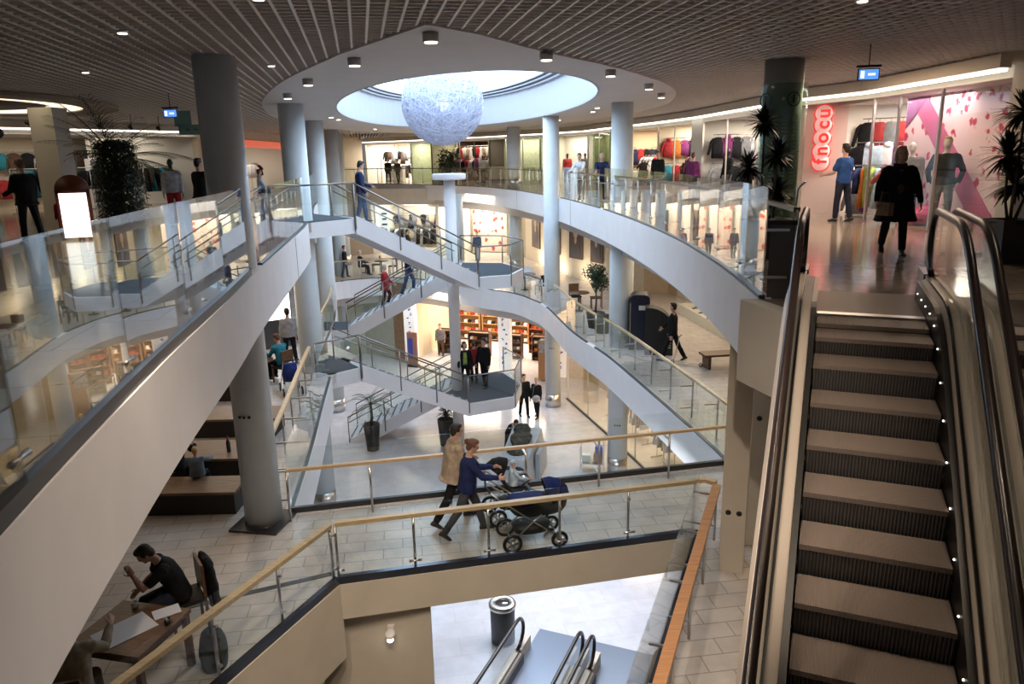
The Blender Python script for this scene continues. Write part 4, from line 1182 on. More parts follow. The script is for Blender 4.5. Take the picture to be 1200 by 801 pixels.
# ---- far shops
wallobj('wall_far_left', [(-13.6, 46.8), (-12.6, 53), (-10.8, 56.8)], 0, CE+.3, .15, SHC)
Lp, rz, n = shop((-10.6, 57.0), (-7.0, 55.0), 0, 2.75, 4, SHW, 500, NEU, top=CE+.1, mull=3)
wall_row(Lp(.08, 1.9), Lp(.95, 1.9), 2.25, 8, ['jacket', 'shirt', 'dress'], [C_BLACK, C_BROWN, C_GREY, C_WHITE], 'in the far bright shop')
shelf_unit(Lp(.35, 1.6), rz, 1.6, 1.0, 2, 'in the middle of the far bright shop', [C_WHITE, C_BLACK])
Lp, rz, n = shop((-6.9, 54.9), (-5.3, 53.2), 0, 2.75, 2.0, SHG, 120, NEU, top=CE+.1, glazed=G_SHOP)
Lp, rz, n = shop((-5.3, 53.2), (-1.2, 48.9), 0, 2.75, 4.5, SHD, 260, WARM, top=CE+.1, mull=4)
for i in range(3): rack(Lp(.2+.3*i, 1.0), rz, 9, ['jacket', 'hoodie', 'shirt'], [C_BLACK, C_RED, C_WHITE, C_PURP, C_BROWN], ['at the left', 'in the middle', 'at the right'][i] + ' of the dark far shop')
wall_row(Lp(.04, 1.8), Lp(.96, 1.8), 2.35, 11, ['shirt', 'jacket', 'dress'], [C_WHITE, C_BLACK, C_RED, C_WHITE, C_BEIGE], 'in the dark far shop')
mannequin('white shirted mannequin standing at the right side of the dark far shop', Lp(.80, .5), 200, C_WHITE, C_BLACK)
mannequin('dark clothed mannequin standing at the left side of the dark far shop', Lp(.22, .4), 170, C_BROWN, C_BLACK)
Lp, rz, n = shop((-1.2, 48.9), (1.9, 45.2), 0, 2.75, 1.2, SHG, 120, NEU, top=CE+.1, glazed=G_SHOP, mull=3)
Lp, rz, n = shop((1.9, 45.2), (4.3, 41.3), 0, 2.75, 1.8, SHW, 150, NEU, top=CE+.1, glazed=G_SHOP)
mannequin('patterned dress mannequin at left in the window beyond the far grey column', Lp(.35, .8), 180, C_RED, C_BLACK)
mannequin('grey dress mannequin at right in the window beyond the far grey column', Lp(.72, .8), 190, C_GREY, C_PURP)
Lp, rz, n = shop((4.3, 41.3), (5.0, 37.6), 0, 2.75, .9, mat('moss_green_curtain', (.22, .28, .10), .6, var=.25, vscale=4), 45, NEU, top=CE+.1, glazed=G_SHOP, mull=2)
Lp, rz, n = shop((5.0, 37.6), (6.3, 32.2), 0, 2.75, 4, SHC, 330, WARM, top=CE+.1, mull=2)
rack(Lp(.3, 1.4), rz, 9, ['shirt', 'jacket', 'dress'], [C_DJEAN, C_WHITE, C_RED, C_BLACK], 'left in the warm shop')
wall_row(Lp(.03, .2), Lp(.03, 3.8), 1.9, 8, ['shirt', 'jacket'], [C_DJEAN, C_BLACK, C_WHITE, C_NAVY, C_RED, C_BLACK], 'on the end wall of the warm shop')
wall_row(Lp(.45, .5), Lp(.45, 3.5), 1.3, 7, ['shirt', 'jacket'], [C_BLACK, C_WHITE, C_PURP, C_BLACK, C_ORANGE], 'on the warm shop stand', False)
rack(Lp(.7, 1.7), rz, 9, ['jacket', 'shirt'], [C_BLACK, C_LBLUE, C_ORANGE], 'right in the warm shop')
shelf_unit(Lp(.5, 3.6), rz, 3.2, 2.2, 4, 'in the warm shop', [C_ORANGE, C_WHITE, C_RED, C_BEIGE], goods=8)
Lp, rz, n = shop((6.3, 32.2), (6.9, 28.9), 0, 2.75, 4, SHW, 240, NEU, top=CE+.1, mull=2)
rack(Lp(.4, 1.2), rz, 8, ['jacket', 'hoodie'], [C_RED, C_TEAL, C_BLACK, C_ORANGE], 'in the colourful shop')
wall_row(Lp(.06, .2), Lp(.06, 3.8), 2.2, 7, ['hoodie', 'jacket', 'shirt'], [C_RED, C_ORANGE, C_PURP, C_BLACK, C_RED, C_TEAL], 'on the end wall of the colourful shop')
wallobj('wall_right_pier', [(6.9, 28.9), (7.05, 27.9)], 0, CE+.2, .25, SHW)
Lp, rz, n = shop((7.05, 27.9), (7.5, 20.4), 0, 2.75, 3.6, SHW, 420, NEU, top=CE+.1, mull=3)
wall_row(Lp(.06, 3.2), Lp(.94, 3.2), 2.15, 8, ['jacket', 'jacket', 'hoodie'], [C_BLACK, C_PURP, C_BLACK, C_LGREY, C_PURP], 'on the jacket shop wall')
wall_row(Lp(.06, 2.2), Lp(.94, 2.2), 1.30, 7, ['jacket', 'hoodie'], [C_GREY, C_BEIGE, C_PURP, C_BLACK], 'on the front stands of the jacket shop', False)
rack(Lp(.25, 1.3), rz, 6, ['jacket'], [C_BLACK, C_GREY, C_PURP], 'at the front left of the jacket shop')
wall_row(Lp(.05, .3), Lp(.05, 3.4), 2.2, 6, ['jacket', 'hoodie', 'jacket'], [C_BLACK, C_PURP, C_BLACK, C_GREY, C_LGREY], 'on the jacket shop end wall')
wall_row(Lp(.22, .9), Lp(.22, 3.3), 1.25, 6, ['jacket', 'hoodie'], [C_BLACK, C_BEIGE, C_PURP, C_GREY], 'on the first jacket shop stand', False)
wall_row(Lp(.5, .8), Lp(.5, 3.2), 1.2, 6, ['jacket', 'hoodie'], [C_PURP, C_BLACK, C_LGREY, C_BLACK], 'on the second jacket shop stand', False)
mannequin('mannequin in a black jacket near the white pier of the jacket shop', Lp(.12, .7), 250, C_BLACK, C_GREY)
mannequin('mannequin in a beige hooded jacket in front of the jacket shop wall', Lp(.52, 1.6), 235, C_BEIGE, C_GREY)
mannequin('mannequin in a purple jacket in the jacket shop', Lp(.72, 1.5), 235, C_PURP, C_BLACK)
t = thing('round_mirror', 'large round mirror hung behind the purple jacket of the jacket shop', 'mirror', Lp(.40, 3.4, 1.75), rz)
MB().tube([(.45*math.cos(q), 0, .45*math.sin(q)) for q in [2*math.pi*i/28 for i in range(28)]], .025, 8, closed=True).obj('rim', BLK, t)
MB().lathe([(.44, -.01), (.44, .01)], seg=28, M=Matrix.Rotation(R(90), 3, 'X')).obj('mirror_glass', mat('mirror_dark', (.2, .18, .18), .05, 1.0), t)
def end_row(Lp, f, d0, d1, z, n, kinds, cols, where, low=True):
    wall_row(Lp(f, d0), Lp(f, d1), z, n, kinds, cols, where, low)
# ---- red sign wall and right shop
PINKW = mat('blush_wall_panel', (.66, .52, .46), .5)
wallobj('wall_red_sign', [(7.45, 19.95), (8.60, 19.5)], 0, 2.78, .2, PINKW)
wallobj('trim_33', [(7.5, 20.4), (7.45, 19.95), (8.3, 17.6), (8.5, 12.65)], 2.75, CE+.1, .14, CREAM)
t = thing('red_bubble_sign', 'tall red and white bubble letter sign on the blush wall right of the directory', 'sign', (8.02, 19.60, 1.95), R(-21))
RD = mat('sign_red', (.80, .03, .03), .3, emit=.6, ecol=(1, .05, .04)); PK = mat('sign_pale', (.80, .45, .42), .4, emit=.5, ecol=(1, .5, .45))
mb = MB(); mb2 = MB()
for i, q in enumerate((-.62, -.34, -.02, .30, .58)):
    mb.lathe([(.235, 0), (.235, .05)], c=(0, 0, q), seg=20, M=Matrix.Rotation(R(90), 3, 'X'))
    mb2.lathe([(.205, 0), (.205, .065)], c=(0, 0, q), seg=20, M=Matrix.Rotation(R(90), 3, 'X'))
mb.obj('red_outline', RD, t); mb2.obj('pale_face', PK, t)
for i, (ch, q) in enumerate(zip('fnocu', (-.60, -.34, -.02, .30, .58))):
    text_part(ch, .46, RD, t, (0, -.075, q), (R(90), R(-90), 0), .012, 'letter', .012)
# shop interior on the right
Lp, rz, n = shop((8.3, 19.5), (8.35, 17.4), 0, 2.75, 4.5, SHW, 160, NEU, sides=False, top=CE+.1)
wallobj('wall_shop_rear', [(9.2, 22.0), (12.5, 20.0), (12.8, 13.5)], 0, 3.0, .1, SHW)
cp = MB().prism([(8.3, 19.7), (8.5, 12.7), (13, 12.7), (13, 22), (9, 22)], 2.76, 2.82); struct('ceiling_right_shop', cp, WHITE2)
area('shop_lamp', (10.2, 17.2, 2.7), 3.0, 260, (1, .86, .80), (0, 0, 0), 3.5)
wall_row((9.3, 20.2, 0), (11.2, 18.6, 0), 2.35, 6, ['jacket', 'shirt'], [C_BLACK, C_RED, C_GREY, C_RED, C_BLACK], 'high in the right shop')
wall_row((8.9, 19.6, 0), (10.9, 17.8, 0), 1.75, 8, ['shirt', 'hoodie'], [C_BLACK, C_LBLUE, C_LBLUE, C_WHITE, C_PURP, C_GREY], 'in the right shop middle')
wall_row((8.75, 17.9, 0), (10.4, 16.6, 0), 1.15, 6, ['shirt', 'hoodie'], [C_RED, C_GREY, C_GREEN, C_LGREY, C_BLACK], 'on the low stand of the right shop', False)
rack((9.2, 18.2, 0), R(-42), 10, ['shirt', 'dress', 'trousers'], [C_NAVY, C_WHITE, C_RED, C_LBLUE, C_GREEN, C_ORANGE], 'behind the man in the blue shirt', h=1.25)
wallobj('window_31', [(8.32, 17.55), (8.50, 12.70)], .03, 2.74, .014, G_SHOP)
mb = MB()
for y in (17.55, 16.5, 15.0): mb.box((8.32+(17.55-y)*.037, y, 1.38), (.05, .05, 2.7))
struct('trim_34', mb, STEEL)
t = thing('display_backdrop', 'pink display backdrop with red petals and a diagonal ribbon behind the window mannequin', 'backdrop', (9.35, 15.6, 0), 0)
MB().box((0, 0, 1.38), (.06, 4.9, 2.74)).obj('panel', spot_wall('petal_wallpaper', (.78, .58, .62), (.50, .03, .10), 3.6, .30), t)
MB().add([(-.05, 2.3, 2.74), (-.05, 1.6, 2.74), (-.05, -1.5, .0), (-.05, -.7, .0), (-.04, 2.3, 2.74), (-.04, 1.6, 2.74), (-.04, -1.5, .0), (-.04, -.7, .0)], [(0, 1, 2, 3), (7, 6, 5, 4), (0, 4, 5, 1), (1, 5, 6, 2), (2, 6, 7, 3), (3, 7, 4, 0)]).obj('ribbon', mat('ribbon_pink', (.52, .12, .26), .5), t, True)
MB().add([(-.052, 2.4, 2.1), (-.052, 2.4, 2.74), (-.052, 1.5, 2.74), (-.045, 2.4, 2.1), (-.045, 2.4, 2.74), (-.045, 1.5, 2.74)], [(0, 1, 2), (5, 4, 3), (0, 3, 4, 1), (1, 4, 5, 2), (2, 5, 3, 0)]).obj('ribbon_tail', mat('ribbon_plum', (.28, .08, .22), .5), t, True)
mb = MB()
for k in range(9):
    a = k*.7; mb.ell((-.45+.18*math.cos(a), .9+.22*math.sin(a), .10+.07*k % .35), (.20, .22, .12), Matrix.Rotation(a, 3, 'Z'), 12, 8)
o = mb.obj('ribbon_bow', mat('ribbon_satin', (.55, .05, .18), .25), t)
mannequin('mannequin in a black leather jacket with hands in pockets before the pink petal backdrop', (8.82, 15.35, .0), 215, C_BLACK, C_GREY, skin=MQ_W, H=1.86, legs=((6, 3), (-6, 5)), arms=((-18, 22, 45), (-18, 22, 45)), armin=(.35, .35), hair='blond')
mannequin('mannequin in a dark knit top at the left of the pink backdrop', (8.95, 16.9, .0), 220, C_GREY, C_JEAN, skin=MQ_W, hair=None)
wallobj('wall_right', [(8.5, 12.65), (13.2, 9.2), (13.2, -5)], 0, CE+.2, .2, mat('ochre_wall', (.40, .33, .22), .6, var=.04))
wallobj('trim_35', [(8.44, 12.95), (8.50, 12.60), (8.9, 12.3)], 0, CE-.2, .06, CREAM, -1)
# light cove running above the shop fronts
cv = thing('cove_light', 'continuous white light line above the shop fronts of the top floor', 'light', (0, 0, 2.84))
covm = emis('cove_tube', (1, .93, .82), 4.5)
for seg in ([(-19, 18), (-17.3, 24.4), (-13.0, 32.1)], [(-10.6, 56.8), (-7.0, 54.8), (-5.3, 53.0), (-1.2, 48.7), (1.9, 45.0), (4.3, 41.1), (5.0, 37.6), (6.3, 32.2), (6.9, 28.9), (7.05, 27.9), (7.5, 20.4)], [(7.45, 19.95), (8.3, 17.6), (8.47, 13.0)]):
    q = offset(seg, -.16); MB().wall(q, 0, .05, .09, -1).obj('tube', covm, cv)
    MB().wall(offset(seg, -.10), .06, .28, .20, -1).obj('housing', CREAM, cv)
# left: dark shop corner, sign panel, door pillar
wallobj('wall_left', [(-19, -5), (-19, 17), (-18.2, 21), (-17.3, 24.6)], 0, CE+.2, .2, mat('brown_wall', (.20, .15, .11), .6))
t = thing('door_pillar', 'pale square pillar beside the man in the dark suit', 'pillar', (-10.75, 18.2, 0), R(-8))
MB().box((0, 0, CE/2-.1), (.62, .5, CE-.2)).obj('shaft', CREAM, t)
t = thing('dark_notice_board', 'tall dark menu board with faint lines at the left edge of the top floor', 'board', (-11.0, 15.7, 0), R(38))
MB().box((0, 0, 1.45), (.62, .06, 1.9)).obj('panel', mat('menu_board', (.05, .028, .02), .5), t)
mb = MB()
for k in range(13): mb.box((0, -.035, .75+.11*k), (.40*rng.uniform(.6, 1), .006, .022))
mb.obj('menu_lines', mat('menu_lines', (.28, .24, .2), .6), t)
MB().box((0, 0, .25), (.5, .05, .5)).obj('stand', BLK, t)
# light box stand
t = thing('light_box_stand', 'white glowing sign stand with a rounded brown frame beside the leafy plant', 'sign stand', (-9.75, 16.95, 0), R(22))
MB().prism([(-.34, -.06), (.34, -.06), (.34, .06), (-.34, .06)], 0, 1.12).obj('frame', mat('mahogany', (.16, .04, .02), .4), t)
MB().lathe([(.34, -.06), (.34, .06)], c=(0, 0, 1.1), seg=28, M=Matrix.Rotation(R(90), 3, 'X')).obj('rounded_head', MATS['mahogany'], t)
MB().box((0, -.075, .55), (.54, .03, .98)).obj('lit_panel', emis('lightbox_face', (1, .96, .92), 2.4), t)

# ---- middle floor walls and shops
wallobj('wall_middle_left', [(-15, -5), (-15, 30), (-13.4, 44), (-9, 48.8)], Z1, Z0-.2, .2, mat('cafe_wall', (.34, .27, .20), .7))
Lp, rz, n = shop((-9, 48.8), (-4.6, 47.7), Z1, 3.2, 4, SHW, 330, NEU, top=Z0-.2, mull=2)
rack(Lp(.3, 1.0), rz, 9, ['jacket', 'shirt'], [C_BLACK, C_GREY, C_WHITE], 'left in the white middle floor shop')
rack(Lp(.75, 1.0), rz, 8, ['dress', 'shirt'], [C_BLACK, C_WHITE, C_BROWN], 'right in the white middle floor shop')
wall_row(Lp(.05, 3.6), Lp(.95, 3.6), 2.3+Z1, 9, ['shirt', 'dress'], [C_BLACK, C_GREY, C_BEIGE], 'in the white middle floor shop')
Lp, rz, n = shop((-4.6, 47.7), (-3.0, 47.3), Z1, 3.2, 2.5, SHW, 190, NEU, top=Z0-.2)
wall_row(Lp(.05, 2.2), Lp(.95, 2.2), 2.4+Z1, 5, ['dress', 'shirt'], [C_BLACK, C_BROWN, C_BLACK], 'on the wall left of the capped column')
Lp, rz, n = shop((-3.0, 47.3), (-.2, 46.4), Z1, 3.2, 1.6, SHW, 240, NEU, top=Z0-.2)
t = thing('fashion_poster', 'red and white fashion poster wall behind the standing person in a dark hat', 'poster', Lp(.5, 1.3, 0), rz)
MB().box((0, 0, 1.6), (2.4, .05, 3.1)).obj('panel', spot_wall('poster_print', (.74, .60, .50), (.45, .05, .03), 2.4, .30), t)
wallobj('wall_middle_curtain', [(-.2, 46.4), (.95, 45.2)], Z1, Z0-.2, .12, mat('pale_wood_wall', (.52, .46, .33), .6, var=.1, vscale=4))
wallobj('wall_middle_posters', [(.95, 45.2), (3.1, 37.2), (4.5, 34.6), (5.9, 32.6)], Z1, Z0-.2, .12, mat('poster_wall', (.66, .58, .44), .6, var=.05))
SKP = mat('portrait_skin', (.55, .38, .28), .6); PBK = mat('portrait_back', (.10, .07, .06), .5); PCL = mat('portrait_cloth', (.09, .08, .09), .6); PFR = mat('portrait_light', (.60, .50, .42), .6)
def portrait(f, label, w=1.1, h=2.2):
    pts = [(.95, 45.2), (3.1, 37.2), (4.5, 34.6), (5.9, 32.6)]
    i = int(f); u = f-i; p = Vector(pts[i]).lerp(Vector(pts[i+1]), u); d = (Vector(pts[i+1])-Vector(pts[i])).normalized(); nn = Vector((d.y, -d.x))
    t = thing('portrait_poster', label, 'poster', (p.x+nn.x*.05, p.y+nn.y*.05, Z1+2.0), math.atan2(d.y, d.x))
    MB().box((0, 0, 0), (w, .04, h)).obj('panel', PBK, t)
    y = -.03
    MB().ell((0, y, .30), (.21, .015, .28), seg=18, rings=10).obj('portrait_face', SKP, t)
    MB().ell((-.02, y+.006, .42), (.30, .012, .34), seg=18, rings=10).obj('portrait_hair', mat('portrait_hair', (.12, .07, .04), .6), t)
    mb = MB(); mb.ell((0, y, -.50), (.40, .016, .42), seg=18, rings=10); mb.ell((.22, y, -.2), (.10, .016, .36), Matrix.Rotation(.5, 3, 'Y'), 12, 8); mb.obj('portrait_body', PCL, t)
    MB().ell((0, y-.004, -.08), (.10, .014, .24), seg=12, rings=8).obj('portrait_neck', SKP, t)
    MB().box((0, 0, h/2-.12), (w, .045, .02)).obj('portrait_edge', PFR, t)
portrait(.28, 'framed portrait poster nearest the grey column, partly hidden by the white gallery', 1.5, 2.3)
portrait(.72, 'framed portrait poster between the two blue columns', 1.3, 2.1)
portrait(1.15, 'framed portrait poster just left of the round potted tree top', 1.2, 2.0)
portrait(1.75, 'framed portrait poster right of the potted tree, half behind the blue column', 1.0, 2.0)
for q in ((1.55, 42.0), (2.5, 38.6), (3.5, 35.8)): area('wall_washer', (q[0]-.35, q[1]-.2, Z1+.15), .8, 35, WARM, (R(150), 0, R(-75)))
# display window with mannequin legs
wallobj('wall_middle_right', [(5.9, 32.6), (6.9, 32.2), (8.4, 26), (9.4, 18), (9.6, 8), (9.6, -4)], Z1, Z0-.2, .15, mat('warm_stone_wall', (.48, .38, .26), .6, var=.06))
pf = MB().prism([(6.45, 28.2), (7.05, 23.4), (8.6, 23.4), (8.0, 28.2)], Z1, Z1+.35); struct('trim_36', pf, SHW)
wallobj('window_32', [(6.4, 28.2), (7.0, 23.4), (7.7, 18.3)], Z1+.05, Z0-.5, .014, G_SHOP)
area('window_lamp', (7.4, 25.6, Z0-.5), 1.2, 130, WARM, (0, 0, 0), 4)
for i, y in enumerate((27.3, 26.4, 25.4)): mannequin('barelegged mannequin %s from the left in the bright display window under the curved gallery' % ORD[i], (6.95+(27.3-y)*.10, y, Z1+.35), 240+20*i, C_BEIGE if i % 2 else C_RED, None, skirt=.10, legs=((14, 10), (-14, 12)))
# ---- ground floor shops
wallobj('wall_ground_left', [(-13, -3), (-13, 38), (-8, 39.5), (-6.2, 38.2)], Z2, Z1-.2, .2, mat('pale_green_wall', (.46, .47, .36), .5, var=.06))
wallobj('wall_ground_wood', [(-6.2, 38.15), (-5.35, 37.5)], Z2, Z1-.2, .2, mat('wood_cladding', (.30, .18, .10), .6, var=.2))
Lp, rz, n = shop((-5.3, 37.4), (2.05, 34.6), Z2, 3.6, 7, SHC, 900, WARM, top=Z1-.2)
for i, (f, lab) in enumerate(((.02, 'white advertising pillar with blue blossoms at the left of the ground floor shop'), (.68, 'white advertising pillar with blue blossoms behind the couple on the landing'), (1.04, 'white advertising pillar with blue marks right of the tall blue column'))):
    p = Lp(f, -.1); t = thing('advertising_pillar', lab, 'pillar', p, rz)
    MB().box((0, 0, 1.9), (.62, .30, 3.8)).obj('shaft', mat('advert_white', (.85, .83, .80), .4, emit=.35, ecol=(1, .97, .92)), t)
    mb = MB(); r2 = random.Random(i+3)
    for k in range(13):
        zc = .5+.24*k; xx = r2.uniform(-.14, .14)
        for q in range(4):
            mb.ell((xx+r2.uniform(-.05, .05), -.155, zc+r2.uniform(-.05, .05)), (.035, .008, .03), seg=8, rings=5)
    mb.obj('blue_blossoms', mat('blossom_blue', (.03, .05, .35), .5), t)
p = Lp(.06, -.6); t = thing('poster_stand', 'rust brown poster stand with a blue picture in front of the left white pillar', 'sign stand', p, rz)
MB().box((0, 0, .95), (.55, .12, 1.7)).obj('frame', mat('rust_panel', (.35, .16, .10), .5), t); MB().box((-.08, -.07, 1.0), (.26, .02, 1.0)).obj('picture', mat('picture_blue', (.05, .07, .35), .5), t); MB().box((0, 0, .05), (.6, .3, .1)).obj('foot', BLK, t)
p = Lp(.98, -.9); t = thing('poster_stand', 'brown and grey display stand at the right side of the ground floor shop', 'sign stand', p, rz)
MB().box((0, 0, 1.0), (.6, .5, 1.9)).obj('cabinet', mat('cardboard_brown', (.40, .20, .08), .6), t); MB().box((0, -.26, 1.7), (.5, .03, .6)).obj('picture', C_LGREY, t)
for i in range(5):
    where = '%s at the ground floor back' % ORD[i]
    shelf_unit(Lp(.12+.19*i, 5.6), rz, 1.3, 2.9, 7, where, [C_BROWN, C_ORANGE, C_WHITE, C_RED, C_BLACK, C_TAN], m=mat('shelf_wood', (.42, .24, .10), .5), goods=5, gsize=(.18, .2, .16), gname='boxed_goods', gcat='boxed goods', what='boxed')
for i in range(4):
    where = '%s in the ground floor front' % ORD[i]
    shelf_unit(Lp(.14+.23*i, 2.4), rz, 1.2, 1.35, 4, where, [C_BLACK, C_WHITE, C_BROWN, C_ORANGE, C_GREY], m=mat('shelf_dark', (.12, .07, .045), .5), goods=5, gsize=(.17, .2, .14), gname='boxed_goods', gcat='boxed goods', what='boxed')
for i in range(3):
    where = '%s at the ground floor right' % ORD[i]
    shelf_unit(Lp(.72+.12*i, 3.8-.3*i), rz, .8, 3.0, 8, where, [C_BROWN, C_RED, C_TAN, C_ORANGE], m=mat('shelf_red_wood', (.30, .10, .04), .5), goods=4, gsize=(.14, .2, .16), gname='boxed_goods', gcat='boxed goods', what='boxed')
wallobj('window_33', [(2.35, 30.9), (3.6, 26.3), (4.7, 22.0), (5.6, 17)], Z2+.05, Z1-.5, .014, G_SHOP)
wallobj('trim_37', [(2.32, 30.9), (3.57, 26.3), (4.67, 22.0), (5.57, 17)], Z2, Z2+.07, .06, CHAN)
mb = MB()
for q in ((2.35, 30.9), (2.98, 28.6), (3.6, 26.3), (4.15, 24.1), (4.7, 22.0), (5.15, 19.5)): mb.box((q[0]+.05, q[1], Z2+2), (.05, .05, 4))
struct('trim_38', mb, STEEL)
wallobj('wall_ground_right', [(2.1, 34.6), (3.6, 33.6), (5.6, 28), (7.6, 21), (8.2, -3)], Z2, Z1-.2, .2, mat('gold_wall', (.56, .42, .22), .6, var=.1))
area('shop_lamp', (4.6, 26.8, Z1-.5), 1.5, 420, (1, .74, .46), (0, 0, 0), 8)
for i in range(3): rack((4.2+.5*i, 28.2-2.2*i, Z2), R(-70), 6, ['dress', 'jacket'], [C_WHITE, C_TAN, C_BEIGE, C_ORANGE], '%s behind the right ground floor glass' % ORD[i])
# ------------------------------------------------------------------ people of the top floor
person('person', 'woman in a wide black coat walking with a small bag on the polished top floor', (6.12, 11.88, 0), 196, H=1.69, legs=((12, 4), (-14, 14)), arms=((6, 20, 10), (10, 20, 18)), top=C_BLACK, bottom=C_BLACK, hair='blond', hairstyle='bob', coat=.20, fat=1.25, collar=C_BLACK, near=True, vox=.016, chest=C_BROWN)
t = thing('handbag', 'small brown patterned handbag held at the side of the woman in the black coat', 'bag', (5.88, 11.75, .62), R(20))
MB().box((0, 0, .1), (.10, .24, .20)).obj('bag_body', cloth('bag_brown', (.22, .15, .09)), t); MB().tube([(0, -.09, .19), (0, -.06, .34), (0, .06, .34), (0, .09, .19)], .01, 6).obj('strap', BLK, t)
person('person', 'man in a blue t-shirt standing at the entrance beside the red sign', (7.78, 17.6, 0), -25, H=1.78, legs=((6, 4), (-8, 6)), arms=((20, 10, 60), (10, 12, 20)), top=C_BLUE, bottom=C_DJEAN, hair='dark', sleeves='short', vox=.02)
person('person', 'grey haired visitor in a white shirt leaning on the gallery rail', (2.72, 28.5, 0), -150, H=1.74, lean=14, arms=((45, 8, 25), (40, 8, 30)), top=C_WHITE, bottom=C_GREY, hair='brown', vox=.025)
person('person', 'visitor in a dark blue jacket leaning on the gallery rail beside the white shirt', (3.32, 27.3, 0), 180, H=1.72, lean=14, arms=((40, 10, 40), (40, 10, 40)), top=C_NAVY, bottom=C_BLACK, hair='grey', fat=1.12, vox=.025)
person('person', 'person in black standing by the colourful shop right of the tall blue column', (5.75, 29.3, 0), -160, H=1.74, top=C_BLACK, bottom=C_GREY, hair='dark', vox=.028)
person('person', 'shopper in purple half hidden by the white pier of the jacket shop', (6.35, 26.2, 0), 40, H=1.66, top=C_PURP, bottom=C_BLACK, hair='brown', vox=.03)
person('person', 'man in a navy jacket and jeans stepping down the staircase from the top landing', (-4.38, 22.35, -.167), 75, H=1.80, legs=((14, 10), (-6, 10)), arms=((18, 10, 50), (4, 8, 20)), head=(0, 20), top=C_NAVY, bottom=C_JEAN, hair='dark', vox=.02)
person('person', 'man in a black suit with ginger hair at the left edge of the top floor', (-10.45, 16.4, 0), -62, H=1.82, arms=((20, 10, 50), (6, 6, 10)), head=(0, 18), top=C_BLACK, bottom=C_BLACK, hair='red', coat=.06, vox=.02)
person('person', 'small child in a red jacket behind the man in the black suit', (-10.05, 16.95, 0), 150, H=1.0, top=C_RED, bottom=C_BLACK, hair='blond', fat=1.15, vox=.016)
person('person', 'person in a black jacket standing just left of the thick grey column', (-7.35, 18.1, 0), 30, H=1.76, top=C_BLACK, bottom=C_BLACK, hair='dark', arms=((8, 8, 10), (40, 8, 70)), vox=.022, coat=.05)
mannequin('mannequin in a light scarf left of the person in black by the thick column', (-9.2, 20.8, 0), 160, C_LGREY, C_RED)
person('person', 'seated person in a pale blue top behind the railing right of the thick column', (-9.65, 29.5, 0), 70, H=1.72, sit=.45, legs=((85, 85), (85, 85)), arms=((25, 6, 40), (25, 6, 40)), top=C_LBLUE, bottom=C_BLACK, hair='brown', vox=.028)
person('person', 'person in dark clothes standing between the second and third left columns', (-7.75, 28.3, 0), 100, H=1.72, top=C_NAVY, bottom=C_BLACK, hair='red', vox=.028)
person('person', 'left one of the two dark figures on the far gallery before the bright shop', (-8.35, 52.9, 0), 160, H=1.72, top=C_BLACK, bottom=C_BLACK, hair='dark', vox=.04)
person('person', 'right one of the two dark figures on the far gallery before the bright shop', (-7.6, 52.3, 0), 200, H=1.66, top=C_BROWN, bottom=C_BLACK, hair='dark', vox=.04)
# ------------------------------------------------------------------ middle floor people
person('person', 'man in a tan jacket and black trousers walking behind the blue jumper woman', (-1.02, 11.5, Z1), 66, H=1.80, legs=((24, 12), (-22, 10)), arms=((22, 8, 50), (18, 8, 40)), head=(10, 8), top=C_TAN, bottom=C_BLACK, hair='dark', near=True, vox=.014, coat=.05, fat=1.28, lean=4, collar=C_TAN)
person('person', 'woman in a navy jumper and grey trousers pushing the navy pram', (-.78, 11.05, Z1), 78, H=1.72, legs=((26, 12), (-24, 12)), arms=((38, 6, 45), (38, 6, 45)), head=(6, 20), top=cloth('navy_jumper', (.018, .028, .10)), bottom=cloth('charcoal_trousers', (.06, .06, .072)), hair='red', hairstyle='bun', near=True, vox=.014, fat=1.12, lean=6)
mb = MB(); mb.lathe([(.195, 0), (.20, .05), (.195, .10), (.18, .12)], seg=24)
person('person', 'dark haired visitor in black pushing a scooter frame behind the right railing', (4.75, 21.3, Z1), -70, H=1.80, legs=((22, 8), (-20, 8)), arms=((-10, 14, 20), (30, 14, 15)), top=C_BLACK, bottom=C_BLACK, hair='dark', vox=.02, fat=1.05)
person('person', 'person in a red jacket with light hair on the middle flight of the staircase', (-4.62, 27.0, -3.68), 88, H=1.62, legs=((24, 40), (-6, 8)), arms=((20, 8, 30), (10, 8, 20)), top=C_RED, bottom=cloth('maroon', (.06, .012, .02)), hair='grey', vox=.022, coat=.10, fat=1.1)
person('person', 'person in blue jeans climbing the stairs ahead of the red jacket', (-3.75, 27.05, -3.18), 88, H=1.74, legs=((26, 30), (-14, 8)), arms=((20, 10, 30), (10, 8, 20)), top=C_NAVY, bottom=C_JEAN, hair='dark', vox=.022)
person('person', 'white haired person in a dark coat sitting at the far left cafe rail', (-7.95, 39.2, Z1), 60, H=1.7, sit=.45, legs=((85, 80), (85, 80)), arms=((25, 8, 60), (25, 8, 60)), top=C_BLACK, bottom=C_BLACK, hair='grey', vox=.03)
person('person', 'person with ginger hair standing beside the left cafe column on the middle floor', (-8.7, 38.9, Z1), 90, H=1.68, top=C_BLACK, bottom=C_DJEAN, hair='red', vox=.03)
person('person', 'person in a dark jacket before the red and white fashion poster', (-1.95, 44.3, Z1), 190, H=1.74, top=C_NAVY, bottom=C_GREY, hair='dark', vox=.03)
person('person', 'dark silhouette in rust trousers beside the grey column on the middle floor', (-6.35, 46.3, Z1), 90, H=1.76, top=C_BLACK, bottom=C_PINK, hair='dark', vox=.032)
